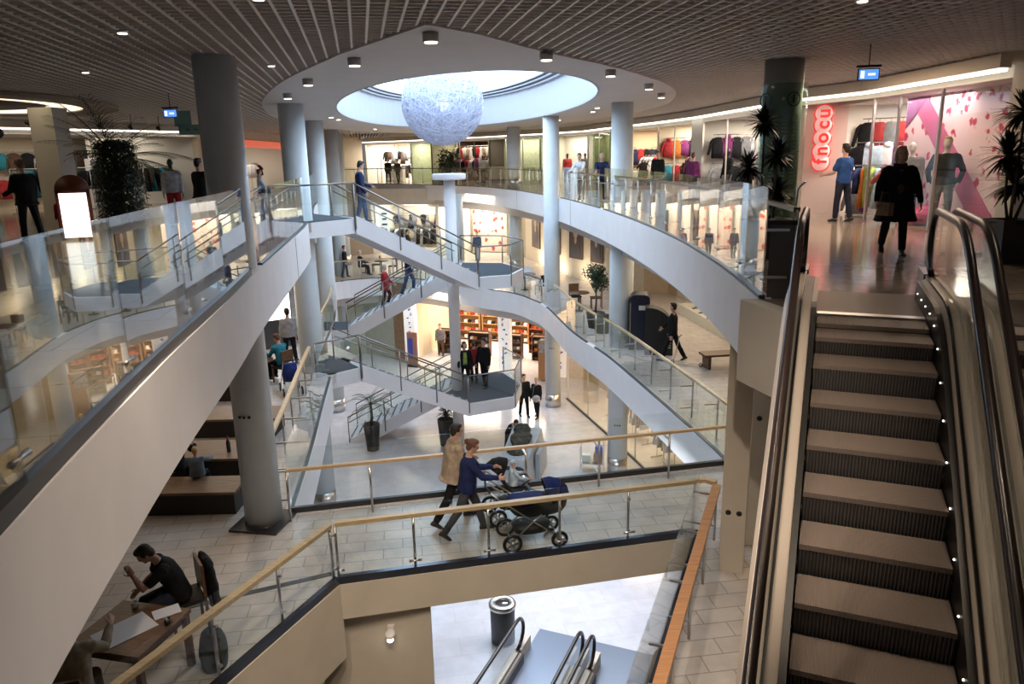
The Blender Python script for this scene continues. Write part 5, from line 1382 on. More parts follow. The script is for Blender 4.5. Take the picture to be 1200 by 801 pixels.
person('person', 'person in a teal top seated at the cafe beyond the thick column', (-6.42, 20.0, Z1), -60, H=1.72, sit=.46, legs=((85, 85), (85, 80)), arms=((35, 8, 70), (35, 8, 70)), head=(0, 20), top=C_TEAL, bottom=C_BLACK, hair='red', vox=.02, lean=8)
person('person', 'person in a grey checked shirt standing behind the teal top', (-6.75, 21.9, Z1), -30, H=1.72, top=C_LGREY, bottom=C_BLACK, hair='dark', vox=.022, fat=1.1)
person('person', 'blond toddler in a slate blue top sitting on the nearest low bench', (-5.72, 12.45, Z1+.45), -12, H=1.08, sit=.04, legs=((80, 60), (80, 60)), abd=12, arms=((35, 12, 40), (60, 25, 30)), top=C_SBLUE, bottom=C_BLACK, hair='blond', fat=1.2, vox=.014)
person('person', 'adult in dark clothes crouching left of the blond toddler', (-6.25, 12.75, Z1), -10, H=1.66, sit=.47, legs=((85, 70), (85, 70)), arms=((40, 8, 50), (40, 8, 50)), lean=18, bend=14, head=(0, 15), top=C_BLACK, bottom=C_BLACK, hair='dark', vox=.02)
person('person', 'man in a black t-shirt bent over his papers at the reading table', (-4.42, 8.66, Z1), -125, H=1.80, sit=.47, legs=((84, 80), (84, 85)), arms=((64, 14, 96), (12, 26, 34)), lean=14, bend=16, head=(0, 30), top=C_BLACK, bottom=C_DJEAN, hair='dark', sleeves='short', near=True, vox=.014, fat=1.15, skin=mat('skin_tan', (.52, .30, .22), .5))
person('person', 'person in a beige shirt seated with the back to the camera at the reading table', (-4.72, 6.72, Z1), -15, H=1.78, sit=.47, legs=((84, 80), (84, 85)), arms=((50, 12, 70), (50, 12, 70)), lean=14, bend=14, head=(0, 25), top=C_BEIGE, bottom=C_BROWN, hair='brown', vox=.016, fat=1.2)
# ------------------------------------------------------------------ ground floor people
person('person', 'woman in a green shirt and open black jacket standing on the lower stair landing', (-1.72, 25.75, -6.51), 165, H=1.78, arms=((10, 10, 20), (10, 10, 20)), top=C_BLACK, bottom=C_BLACK, hair='dark', hairstyle='bob', chest=C_GREEN, vox=.02)
person('person', 'man in a black shirt standing right of the green shirt on the lower stair landing', (-1.02, 25.95, -6.51), 215, H=1.84, arms=((6, 12, 8), (6, 12, 10)), top=C_BLACK, bottom=C_BLACK, hair='dark', vox=.02, fat=1.1)
person('person', 'person in black with a red scarf behind the two on the lower landing', (-1.42, 26.5, -6.51), 10, H=1.6, top=C_RED, bottom=C_BLACK, hair='brown', vox=.022)
person('person', 'left one of the couple standing on the pale ground floor, all in black', (.44, 28.8, Z2), 160, H=1.82, top=C_BLACK, bottom=C_BLACK, hair='dark', vox=.022, coat=.05)
person('person', 'right one of the couple on the pale ground floor, light hair and grey bag', (.95, 28.65, Z2), 215, H=1.72, top=C_BLACK, bottom=C_BLACK, hair='blond', vox=.022, legs=((10, 4), (-10, 6)), coat=.04)
t = thing('shoulder_bag', 'grey shoulder bag hanging on the right one of the couple', 'bag', (.93, 28.42, Z2+.75), 0)
MB().ell((0, 0, .12), (.17, .08, .15)).obj('bag_body', C_LGREY, t); MB().tube([(-.14, 0, .2), (-.1, .05, .62), (.06, .1, .68)], .012, 6).obj('strap', C_GREY, t)
person('person', 'person in a dark grey outfit standing inside the ground floor shop', (-3.85, 38.8, Z2), 180, H=1.76, top=C_GREY, bottom=C_BROWN, hair='dark', vox=.032)
person('person', 'shopper in black by the orange shelf in the ground floor shop', (-4.75, 39.9, Z2), 170, H=1.8, top=C_BLACK, bottom=C_BLACK, hair='dark', vox=.034)
# ------------------------------------------------------------------ prams
def wheel(parent, c, r, wdt, name='wheel', spokes=5):
    o = MB().tube([(0, r*math.cos(q), r*math.sin(q)) for q in [2*math.pi*i/28 for i in range(28)]], wdt, 10, closed=True, up=(1, 0, 0)).obj(name, BLACK, parent); o.location = c
    mb = MB(); mb.lathe([(.035, -.035), (.04, 0), (.035, .035)], seg=14, M=Matrix.Rotation(R(90), 3, 'Y'))
    for k in range(spokes):
        a = 2*math.pi*k/spokes; mb.bar((0, .03*math.cos(a), .03*math.sin(a)), (0, (r-.01)*math.cos(a), (r-.01)*math.sin(a)), .022, .022, up=(1, 0, 0))
    mb.obj('hub', STEEL, o)
    MB().tube([(0, (r-.028)*math.cos(q), (r-.028)*math.sin(q)) for q in [2*math.pi*i/28 for i in range(28)]], .010, 6, closed=True, up=(1, 0, 0)).obj('rim', STEEL, o)
def pram(name, label, loc, face, col, hoodcol, seat=False):
    t = thing(name, label, 'pram', loc, -R(face))
    # local +y = travel direction
    for sx in (-1, 1):
        wheel(t, (sx*.28, -.36, .155), .135, .024); wheel(t, (sx*.27, .40, .135), .115, .024)
    for sx in (-1, 1):
        MB().tube([(sx*.25, .42, .15), (sx*.24, .05, .42), (sx*.24, -.55, .90), (sx*.22, -.68, 1.02)], .013, 8).obj('frame_tube', STEEL, t)
        MB().tube([(sx*.25, -.36, .17), (sx*.24, -.05, .44), (sx*.24, .12, .58)], .013, 8).obj('frame_tube', STEEL, t)
    MB().tube([(-.27, -.36, .155), (.27, -.36, .155)], .012, 8).obj('axle', STEEL, t); MB().tube([(-.27, .40, .135), (.27, .40, .135)], .012, 8).obj('axle', STEEL, t)
    MB().tube([(-.22, -.68, 1.02), (0, -.71, 1.04), (.22, -.68, 1.02)], .018, 10).obj('push_handle', BLK, t)
    X, Y = Vector((1, 0, 0)), Vector((0, 1, 0))
    mb = MB(); stack(mb, [(Vector((0, 0, .22)), .17, .28, X, Y), (Vector((0, 0, .34)), .20, .31, X, Y)], 16); mb.obj('basket', BLK, t)
    if not seat:
        mb = MB(); stack(mb, [(Vector((0, .12, .52)), .17, .40, X, Y), (Vector((0, .12, .60)), .21, .46, X, Y), (Vector((0, .12, .74)), .225, .48, X, Y), (Vector((0, .12, .76)), .20, .45, X, Y)], 22); mb.obj('carrycot', BLK, t)
        mb = MB(); stack(mb, [(Vector((0, -.06, .73)), .22, .32, X, Y), (Vector((0, -.06, .80)), .20, .30, X, Y), (Vector((0, -.06, .82)), .15, .25, X, Y)], 20); mb.obj('cot_cover', col, t)
        # folded hood: three hoops with cloth between, open side facing back
        vs = []; fs = []; n = 12; A_ = [R(a) for a in (4, 30, 58, 86, 108)]
        for a in A_:
            for k in range(n+1):
                b = math.pi*k/n; x = .225*math.cos(b); h = .34*math.sin(b)
                vs.append((x, .30+h*math.cos(a)*1.0, .74+h*math.sin(a)))
        for i in range(len(A_)-1):
            for k in range(n): fs.append((i*(n+1)+k, i*(n+1)+k+1, (i+1)*(n+1)+k+1, (i+1)*(n+1)+k))
        o = MB().add(vs, fs).obj('hood', hoodcol, t); m = o.modifiers.new('th', 'SOLIDIFY'); m.thickness = .012
        for i in (0, 2, 4): MB().tube([vs[i*(n+1)+k] for k in range(n+1)], .009, 6).obj('hood_hoop', BLK, t)
    else:
        mb = MB(); stack(mb, [(Vector((0, .02, .48)), .17, .20, X, Y), (Vector((0, .02, .56)), .19, .22, X, Y)], 16); mb.obj('seat', BLK, t)
        MB().bar((0, -.10, .52), (0, -.34, .98), .36, .06, up=(0, 1, 1)).obj('backrest', BLK, t)
        MB().bar((0, .20, .50), (0, .36, .22), .30, .04).obj('footrest', BLK, t)
        vs = []; fs = []; n = 12; A_ = [R(a) for a in (60, 85, 110, 140)]
        for a in A_:
            for k in range(n+1):
                b = math.pi*k/n; x = .20*math.cos(b); h = .30*math.sin(b); vs.append((x, -.25+h*math.cos(a), .84+h*math.sin(a)*.95))
        for i in range(len(A_)-1):
            for k in range(n): fs.append((i*(n+1)+k, i*(n+1)+k+1, (i+1)*(n+1)+k+1, (i+1)*(n+1)+k))
        o = MB().add(vs, fs).obj('hood', hoodcol, t); m = o.modifiers.new('th', 'SOLIDIFY'); m.thickness = .012
        mb = MB(); mb.tube([(-.20, .08, .66), (-.12, .26, .70), (.12, .26, .70), (.20, .08, .66)], .014, 8); mb.obj('safety_bar', BLK, t)
        mb = MB(); stack(mb, [(Vector((.0, -.74, .66)), .13, .09, X, Y), (Vector((.0, -.74, .86)), .16, .10, X, Y), (Vector((0, -.74, .96)), .14, .07, X, Y)], 14)
        mb.obj('hanging_bag', spot_wall('floral_bag', (.10, .04, .04), (.62, .58, .60), 16, .34), t)
    return t
NB = cloth('pram_navy', (.012, .022, .11))
pram('navy_pram', 'navy carrycot pram with raised hood and big black wheels in front of the navy jumper', (.24, 10.76, Z1), 78, NB, NB)
pram('black_pushchair', 'black pushchair with a floral bag beyond the navy pram', (-.02, 11.62, Z1), 74, C_BLACK, C_BLACK, True)
person('baby', 'baby in a pale blue cap sitting in the black pushchair', (-.03, 11.61, Z1+.55), 74, H=.84, sit=.04, legs=((80, 40), (80, 40)), arms=((40, 14, 40), (40, 14, 40)), top=C_LBLUE, bottom=C_SBLUE, hair=None, hat=C_LBLUE, vox=.012, fat=1.35, cat='baby')
# ------------------------------------------------------------------ reading table corner
t = thing('reading_table', 'dark brown square table with papers on it in the lower left', 'table', (-4.52, 7.62, Z1), R(-13))
MB().box((0, 0, .73), (.95, .92, .045)).obj('tabletop', WALNUT, t)
MB().box((0, 0, .66), (.85, .82, .09)).obj('apron', WALNUT, t)
for sx in (-1, 1):
    for sy in (-1, 1): MB().box((sx*.42, sy*.41, .35), (.07, .07, .71)).obj('leg', WALNUT, t)
PAPER = mat('paper', (.72, .70, .70), .7)
o = MB().box((0, 0, 0), (.42, .60, .006)).obj('newspaper', PAPER); o.location = (-4.55, 7.55, Z1+.757); o.rotation_euler = (0, 0, R(-40)); tag(o, 'large white sheet of paper spread over the reading table', 'paper')
o = MB().box((0, 0, 0), (.21, .30, .008)).obj('notebook', PAPER); o.location = (-4.22, 7.90, Z1+.758); o.rotation_euler = (0, 0, R(-55)); tag(o, 'small white notebook near the right elbow of the man in black', 'notebook')
def cup(loc, label, g=None, m=None):
    t = thing('cup', label, 'cup', loc, 0, g)
    MB().lathe([(.025, 0), (.036, .005), (.041, .075), (.037, .075), (.032, .01), (.0, .01)], seg=18, cap=False).obj('bowl', m or PAPER, t)
    MB().tube([(.038, 0, .06), (.06, 0, .055), (.06, 0, .025), (.036, 0, .02)], .005, 6).obj('handle', m or PAPER, t)
cup((-4.66, 8.02, Z1+.7525), 'small white cup at the far edge of the reading table')
cup((-4.10, 7.66, Z1+.7525), 'small dark cup at the right edge of the reading table', m=DSTEEL)
def chair(loc, face, label, m=WALNUT, seatm=BLK, group=None):
    t = thing('dining_chair', label, 'chair', loc, -R(face), group)
    MB().box((0, 0, .44), (.44, .44, .05)).obj('seat', seatm, t)
    mb = MB(); mb.box((0, -.215, .75), (.42, .035, .34)); mb.obj('backrest', m, t)
    for sx in (-1, 1):
        MB().bar((sx*.19, .19, 0), (sx*.19, .19, .42), .035, .035).obj('leg', m, t)
        MB().bar((sx*.19, -.22, 0), (sx*.19, -.22, .88), .035, .035).obj('leg', m, t)
    return t
chair((-4.38, 8.70, Z1), -125, 'dark wooden chair under the man in the black t-shirt')
chair((-4.72, 6.66, Z1), -15, 'dark wooden chair under the person in the beige shirt')
mb = MB(); X, Y = Vector((1, 0, 0)), Vector((0, 1, 0))
t = thing('draped_jacket', 'black jacket slung over the chair back behind the man in black', 'jacket', (-4.12, 8.92, Z1+.42), R(35))
stack(mb, [(Vector((.02, 0, -.22)), .06, .20, X, Y), (Vector((0, 0, .1)), .08, .25, X, Y), (Vector((-.02, 0, .42)), .07, .24, X, Y), (Vector((-.04, 0, .50)), .04, .18, X, Y)], 16)
o = mb.obj('jacket_body', C_BLACK, t); fuse(o, .02, 2, .02)
t = thing('shoulder_backpack', 'dark backpack standing on the floor behind the glass near the reading table', 'bag', (-3.72, 7.9, Z1), R(20))
mb = MB(); stack(mb, [(Vector((0, 0, .0)), .14, .17, X, Y), (Vector((0, 0, .2)), .17, .20, X, Y), (Vector((0, 0, .42)), .14, .16, X, Y), (Vector((0, 0, .5)), .08, .1, X, Y)], 16); o = mb.obj('bag_body', cloth('backpack_grey', (.05, .055, .05)), t); fuse(o, .02, 2, .012)
MB().tube([(.0, .06, .48), (.0, .10, .58), (0, -.06, .58), (0, -.08, .48)], .012, 6).obj('strap', BLK, t)
# low wooden benches
for i, (y0, y1, x0, x1, lab) in enumerate(((11.85, 12.55, -10.5, -4.85, 'long low wooden bench nearest the camera in the left seating area'), (13.35, 14.35, -11, -5.0, 'wide wooden bench second from the camera, with a drink can on it'), (15.6, 16.5, -12, -5.3, 'wooden bench third from the camera in the left seating area'), (18.2, 19.0, -12.5, -6.9, 'farthest low wooden bench in front of the teal top'))):
    t = thing('wooden_bench', lab, 'bench', ((x0+x1)/2, (y0+y1)/2, Z1))
    MB().box((0, 0, .43), (x1-x0, y1-y0, .05)).obj('seat_boards', BENCHW, t)
    MB().box((0, 0, .20), (x1-x0-.1, y1-y0-.16, .40)).obj('plinth', mat('bench_plinth', (.03, .022, .018), .6), t)
t = thing('drink_can', 'dark drink bottle standing on the second wooden bench', 'bottle', (-5.62, 13.7, Z1+.455))
MB().lathe([(.035, 0), (.04, .01), (.04, .20), (.018, .26), (.018, .30)], seg=16).obj('bottle_body', DSTEEL, t); MB().lathe([(.02, 0), (.02, .025)], c=(0, 0, .30), seg=12).obj('cap', C_RED, t)
# cafe tables / chairs on the middle floor, left
def cafe_table(loc, label, r=.38, m=WALNUT, h=.74, group=None):
    t = thing('cafe_table', label, 'table', loc, 0, group)
    MB().lathe([(r, h-.03), (r, h)], seg=28).obj('tabletop', m, t); MB().lathe([(.03, .02), (.03, h-.03)], seg=12).obj('pedestal', DSTEEL, t); MB().lathe([(.22, 0), (.20, .02)], seg=20).obj('base', DSTEEL, t)
cafe_table((-7.0, 19.6, Z1), 'dark round cafe table in front of the teal top', .45)
chair((-6.42, 19.98, Z1), -60, 'dark chair under the person in the teal top')
t = thing('blue_pushchair', 'dark pushchair with a blue seat parked beside the teal top', 'pram', (-5.9, 18.9, Z1), R(25))
for sx in (-1, 1):
    wheel(t, (sx*.24, -.3, .12), .10, .02); wheel(t, (sx*.24, .3, .12), .10, .02)
    MB().tube([(sx*.22, .3, .12), (sx*.22, -.05, .5), (sx*.2, -.45, 1.0)], .012, 8).obj('frame_tube', STEEL, t)
mb = MB(); stack(mb, [(Vector((0, .05, .35)), .18, .22, X, Y), (Vector((0, 0, .6)), .2, .2, X, Y), (Vector((0, -.15, .85)), .18, .08, X, Y)], 14); mb.obj('seat', cloth('pushchair_blue', (.03, .05, .22)), t)
MB().tube([(-.2, -.45, 1.0), (.2, -.45, 1.0)], .016, 8).obj('push_handle', BLK, t)
for i, (x, y) in enumerate(((-8.6, 21.5), (-9.4, 24.3), (-7.8, 24.6))):
    cafe_table((x, y, Z1), 'dark round cafe table, %s from the benches in the left cafe' % ORD[i])
    chair((x+.62, y+.1, Z1), -95, 'dark chair right of the cafe table that is %s from the benches' % ORD[i]); chair((x-.6, y+.2, Z1), 95, 'dark chair left of the cafe table that is %s from the benches' % ORD[i])
t = thing('glowing_wall_light', 'large white glowing wall panel behind the left cafe', 'light panel', (-8.4, 23.4, Z1), R(35))
MB().box((0, 0, 1.95), (2.6, .10, 2.0)).obj('lit_face', emis('cafe_panel', (1, .97, .93), 3.2), t); MB().box((0, .04, 1.5), (2.7, .08, 3.0)).obj('frame', DSTEEL, t)
for i, (x, y) in enumerate(((-6.9, 39.6), (-7.9, 40.3), (-5.9, 40.3), (-5.2, 39.4))):
    cafe_table((x, y, Z1), 'dark cafe table beyond the staircase, %s of four on the far middle floor' % ORD[i])
    chair((x+.6, y, Z1), -90, 'dark chair beside the far cafe table that is %s of four' % ORD[i])
cafe_table((.65, 33.9, Z1), 'grey cafe table with a white chair behind the landing on the middle floor', .5, C_LGREY)
chair((.75, 34.75, Z1), 180, 'white chair behind the grey cafe table beside the blue column', WHITE, WHITE)
chair((1.5, 33.6, Z1), -90, 'grey chair at the right of the grey cafe table', DSTEEL, C_GREY)
chair((1.35, 32.5, Z1), -40, 'grey chair close to the blue column, front side of the grey cafe table', DSTEEL, C_GREY)
cafe_table((2.7, 28.9, Z1), 'small brown table left of the round potted tree', .4)
chair((3.4, 29.3, Z1), -90, 'brown chair right of the small table by the potted tree', WALNUT, C_BROWN)
chair((2.6, 29.7, Z1), 170, 'dark chair behind the small table by the potted tree', WALNUT, C_BLACK)
# booths
t = thing('coin_booth', 'tall dark blue booth with rounded top and a small white notice', 'booth', (4.05, 22.95, Z1), R(-10))
def roundbox(w, d, h, r=.16):
    prof = [(-w/2, 0), (w/2, 0), (w/2, h-r)]+[(w/2-r+r*math.cos(a), h-r+r*math.sin(a)) for a in [R(q) for q in (30, 60, 90)]]+[(-w/2+r+r*math.cos(a), h-r+r*math.sin(a)) for a in [R(q) for q in (90, 120, 150, 180)]]
    n = len(prof); vs = [(x, -d/2, z) for x, z in prof]+[(x, d/2, z) for x, z in prof]
    return MB().add(vs, [tuple(range(n)), tuple(reversed(range(n, 2*n)))]+[(i, i+n, (i+1) % n+n, (i+1) % n) for i in range(n)])
roundbox(.62, .7, 1.75).obj('cabinet', mat('booth_navy', (.012, .015, .035), .35), t, True)
MB().box((.08, -.36, 1.35), (.22, .02, .14)).obj('notice', PAPER, t); MB().box((-.29, -.352, .85), (.03, .02, 1.3)).obj('edge_strip', STEEL, t)
t = thing('round_shouldered_machine', 'black machine with a quarter-round shoulder beside the dark blue booth', 'machine', (4.52, 22.2, Z1), R(-10))
pr = [(-.42, 0), (.42, 0), (.42, .75)]+[(-.30+.72*math.cos(a), .75+.72*math.sin(a)) for a in [R(q) for q in range(10, 91, 10)]]+[(-.42, 1.47)]
n_ = len(pr); MB().add([(x, -.3, z) for x, z in pr]+[(x, .3, z) for x, z in pr], [tuple(range(n_)), tuple(reversed(range(n_, 2*n_)))]+[(i, i+n_, (i+1) % n_+n_, (i+1) % n_) for i in range(n_)]).obj('body', BLK, t, True)
mb = MB()
for k in range(7): mb.box((.30, -.31, .25+.07*k), (.12, .02, .03))
mb.obj('vent_strips', STEEL, t)
t = thing('kick_scooter', 'silver scooter frame with small wheels beside the visitor in black', 'scooter', (5.05, 20.75, Z1), R(60))
wheel(t, (0, -.42, .06), .05, .012, spokes=3); wheel(t, (0, .42, .06), .05, .012, spokes=3)
MB().box((0, 0, .09), (.10, .75, .02)).obj('deck', STEEL, t); MB().tube([(0, .38, .08), (0, .22, .85)], .014, 8).obj('steering_tube', STEEL, t); MB().tube([(-.18, .22, .85), (.18, .22, .85)], .014, 8).obj('handlebar', BLK, t)
t = thing('low_wall_table', 'long brown counter beside the window on the right of the middle floor', 'counter', (6.6, 20.6, Z1), R(8))
MB().box((0, 0, .40), (2.4, .5, .06)).obj('counter_top', WALNUT, t)
for s in (-1, 1): MB().box((s*1.05, 0, .19), (.08, .45, .37)).obj('leg', WALNUT, t)
# ------------------------------------------------------------------ ground floor furniture
t = thing('litter_bin', 'round grey litter bin with a wide steel rim beside the lower escalator', 'bin', (-.33, 14.3, Z2))
MB().lathe([(.245, 0), (.26, .02), (.27, .84), (.26, .86)], seg=36).obj('body', mat('bin_grey', (.07, .075, .085), .45), t)
MB().lathe([(.285, .84), (.30, .86), (.30, .92), (.26, .96), (.16, .945), (.15, .90), (.15, .88)], seg=36, cap=False).obj('rim', STEEL, t)
MB().lathe([(.15, .885), (.15, .89)], seg=24).obj('inlet', BLK, t)
MB().ell((.06, .02, .90), (.07, .04, .02)).obj('litter', PAPER, t)
t = thing('display_ride', 'pale grey angular ride stand with a slanted panel and two dark openings', 'ride', (.25, 23.2, Z2), R(-14))
MB().add([(-.55, -1.3, 0), (.55, -1.3, 0), (.55, 1.5, 0), (-.55, 1.5, 0), (-.45, -1.15, .95), (.45, -1.15, .95), (.5, .9, 1.30), (-.5, .9, 1.30), (-.4, 1.5, .9), (.4, 1.5, .9)],
         [(3, 2, 1, 0), (0, 1, 5, 4), (1, 2, 9, 6, 5), (2, 3, 8, 9), (3, 0, 4, 7, 8), (4, 5, 6, 7), (7, 6, 9, 8)]).obj('body', mat('ride_grey', (.40, .41, .43), .4), t, True)
for s in (-1, 1): MB().ell((s*.22, -1.235, .68), (.15, .04, .07), Matrix.Rotation(s*.25, 3, 'Y')).obj('opening', BLK, t)
MB().box((.62, .2, .45), (.14, 1.2, .85)).obj('side_panel', mat('ride_side', (.30, .33, .38), .4), t)
mb = MB(); mb.ell((0, -.1, 1.28), (.36, .5, .22)); mb.ell((-.05, .35, 1.40), (.30, .3, .22)); mb.ell((0, -.65, 1.05), (.34, .3, .18)); o = mb.obj('seat_cover', cloth('ride_cover', (.05, .045, .035)), t); fuse(o, .03, 3, .03)
person('person', 'person in black bent over the pale grey ride stand on the ground floor', (-.15, 24.75, Z2), 150, H=1.7, lean=35, bend=15, arms=((60, 10, 20), (60, 10, 20)), head=(0, 20), top=C_BLACK, bottom=C_BLACK, hair='dark', vox=.022)
t = thing('glass_cart', 'glass display cart with blue and brown boxes at the foot of the tall blue column', 'cart', (2.62, 23.3, Z2), R(-10))
for sx in (-1, 1):
    for sy in (-1, 1): MB().bar((sx*.38, sy*.24, 0), (sx*.38, sy*.24, .95), .03, .03).obj('leg', STEEL, t)
MB().box((0, 0, .30), (.76, .48, .03)).obj('shelf', STEEL, t); MB().box((0, -.24, .62), (.74, .012, .6)).obj('glass_panel', G_SHOP, t)
for i, (x, z, s, m, l) in enumerate(((.20, .32, .30, mat('box_brown', (.30, .14, .07), .6), 'brown box on the shelf of the glass cart'), (-.2, .32, .26, PAPER, 'white box on the shelf of the glass cart'), (.22, .63, .24, mat('box_blue', (.06, .12, .55), .5), 'blue box stacked on top of the brown box in the glass cart'))):
    o = MB().box((0, 0, s/2), (s, s*.8, s)).obj('goods_box', m); o.location = (2.62+x, 23.3, Z2+z); o.rotation_euler = (0, 0, R(-10)); tag(o, l, 'box')
# ------------------------------------------------------------------ plants
LEAF = mat('leaf_dark_green', (.02, .045, .018), .45, var=.4, vscale=3); LEAF2 = mat('leaf_mid_green', (.06, .10, .04), .45, var=.3); BARK = mat('bark', (.09, .065, .045), .8)
POT = mat('pot_black', (.02, .018, .018), .35)
def blade(mb, base, d, L, w, droop, segs=5, fold=.3):
    d = Vector(d).normalized(); s = d.cross(Vector((0, 0, 1)))
    if s.length < 1e-3: s = Vector((1, 0, 0))
    s.normalize(); p = Vector(base); vs = []; cur = d.copy()
    for i in range(segs+1):
        f = i/segs; ww = w*math.sin(math.pi*min(1, .12+f*.88))**.7 if f < 1 else 0.002
        vs += [p-s*ww/2, p+Vector((0, 0, -.004)), p+s*ww/2]
        cur = (cur+Vector((0, 0, -droop/segs))).normalized(); p = p+cur*(L/segs)
    fs = []
    for i in range(segs):
        a = 3*i; fs += [(a, a+1, a+4, a+3), (a+1, a+2, a+5, a+4)]
    mb.add(vs, fs, True)
def rosette(mb, c, n, L, w, droop, r, up=(.1, 1.0)):
    for i in range(n):
        a = r.uniform(0, 2*math.pi); e = r.uniform(*up); blade(mb, c, (math.cos(a)*math.cos(e), math.sin(a)*math.cos(e), math.sin(e)), L*r.uniform(.7, 1.1), w, droop*r.uniform(.6, 1.3))
def feather(mb, base, d, L, droop, n=13, ll=.22, r=rng):
    d = Vector(d).normalized(); p = Vector(base); pts = [p.copy()]; cur = d.copy()
    for i in range(n): cur = (cur+Vector((0, 0, -droop/n))).normalized(); p = p+cur*(L/n); pts.append(p.copy())
    mb.tube(pts, [.010*(1-i/(n+2)) for i in range(n+1)], 5)
    for i in range(2, n+1):
        t_ = (pts[i]-pts[i-1]).normalized(); s = t_.cross(Vector((0, 0, 1))).normalized()
        for q in (-1, 1): blade(mb, pts[i], s*q*.7+t_*.8+Vector((0, 0, .05)), ll*math.sin(math.pi*(i/(n+1))*.85+.25), .022, .5, 3)
def pot(t, r0, r1, h, square=False, m=POT):
    seg = 4 if square else 28
    o = MB().lathe([(r0, 0), (r1, h), (r1-.03, h), (r1-.04, h-.05), (0.01, h-.05)], seg=seg, cap=False).obj('pot', m, t, True)
    if square:
        for p in o.data.polygons: p.use_smooth = False
        o.rotation_euler = (0, 0, R(45))
    MB().lathe([(r1-.045, h-.05), (r1-.045, h-.035)], seg=seg).obj('soil', SOIL, t)
def palm(loc, label, h, L, seed, fr=16, pr=(.19, .25, .55)):
    r = random.Random(seed); t = thing('potted_palm', label, 'plant', loc)
    pot(t, *pr); pts = [(0, 0, pr[2]-.06), (.03, .02, pr[2]+h*.5), (.0, .03, pr[2]+h)]
    MB().tube(pts, [.055, .045, .05], 10).obj('trunk', BARK, t)
    mb = MB()
    for i in range(fr):
        a = 2*math.pi*i/fr+r.uniform(-.2, .2); e = r.uniform(.1, 1.2); feather(mb, pts[-1], (math.cos(a)*math.cos(e), math.sin(a)*math.cos(e), math.sin(e)), L*r.uniform(.8, 1.1), 1.5, 10, .2, r)
    mb.obj('fronds', LEAF2, t)
palm((-5.18, 25.55, Z2), 'potted palm with thin arching fronds in a tapered black pot on the ground floor', .75, .95, 3, pr=(.22, .30, 1.0))
t = thing('potted_yucca', 'spiky dark potted plant in a black pot behind the man in the tan jacket', 'plant', (-2.52, 25.9, Z2)); pot(t, .22, .30, 1.0)
r = random.Random(5); mb = MB()
for p in ((0, 0, 1.5), (.12, .05, 1.35), (-.1, -.08, 1.7), (.05, -.1, 1.25)):
    MB().tube([(0, 0, .94), p], .022, 8).obj('stem', BARK, t); rosette(mb, p, 26, .42, .05, .8, r)
mb.obj('leaves', LEAF, t)
mbp = MB().box((0, 0, .42), (.36, .30, .84)); t = thing('white_waste_box', 'plain pale box standing right of the spiky plant under the stairs', 'box', (-2.12, 25.3, Z2)); mbp.obj('casing', CREAM, t); MB().box((0, 0, .86), (.38, .32, .04)).obj('lid', WHITE, t)
# round potted tree on the middle floor
def ball_tree(loc, label, pots, h, rad, seed, n=1500, name='potted_tree', leaf=.085, m=LEAF):
    r = random.Random(seed); t = thing(name, label, 'tree', loc)
    pot(t, *pots, m=mat('basket_pot', (.035, .025, .018), .6))
    MB().tube([(0, 0, pots[2]-.06), (.02, 0, h*.6), (0, 0, h)], [.04, .032, .02], 8).obj('trunk', BARK, t)
    mb = MB()
    for i in range(7):
        a = r.uniform(0, 6.28); mb.tube([(0, 0, h*.75), (math.cos(a)*rad*.5, math.sin(a)*rad*.5, h+r.uniform(-.1, .3))], [.015, .006], 5)
    mb.obj('branches', BARK, t)
    mb = MB(); lob = [(Vector((r.uniform(-.5, .5)*rad, r.uniform(-.5, .5)*rad, h+.15+r.uniform(-.45, .5)*rad)), rad*r.uniform(.45, .7)) for _ in range(9)]
    for i in range(n):
        c, q = lob[i % 9]; v = Vector((r.gauss(0, 1), r.gauss(0, 1), r.gauss(0, 1))).normalized()*q*r.uniform(.75, 1.05)
        p = c+v; a = Vector((r.gauss(0, 1), r.gauss(0, 1), r.gauss(0, .6))).normalized(); b = a.cross(v.normalized()+Vector((.01, 0, 0))).normalized()*leaf*.35
        mb.add([p, p+a*leaf*.5+b, p+a*leaf, p+a*leaf*.5-b], [(0, 1, 2, 3)])
    mb.obj('foliage', m, t)
ball_tree((3.0, 25.9, Z1), 'round headed potted tree in a dark basket beside the right railing', (.26, .34, .55), 1.65, .48, 4)
t = thing('planter_barrel', 'dark round planter barrel right in front of the potted tree', 'planter', (3.15, 25.1, Z1)); pot(t, .26, .34, .60, m=MATS['basket_pot']); mb = MB(); rosette(mb, (0, 0, .56), 22, .3, .04, 1.0, random.Random(8)); mb.obj('leaves', LEAF, t)
ball_tree((-3.9, 50.0, 0), 'wide dark bush in a long planter before the dark far shop', (.5, .6, .7), 1.3, .95, 9, 1100, 'potted_bush', .16)
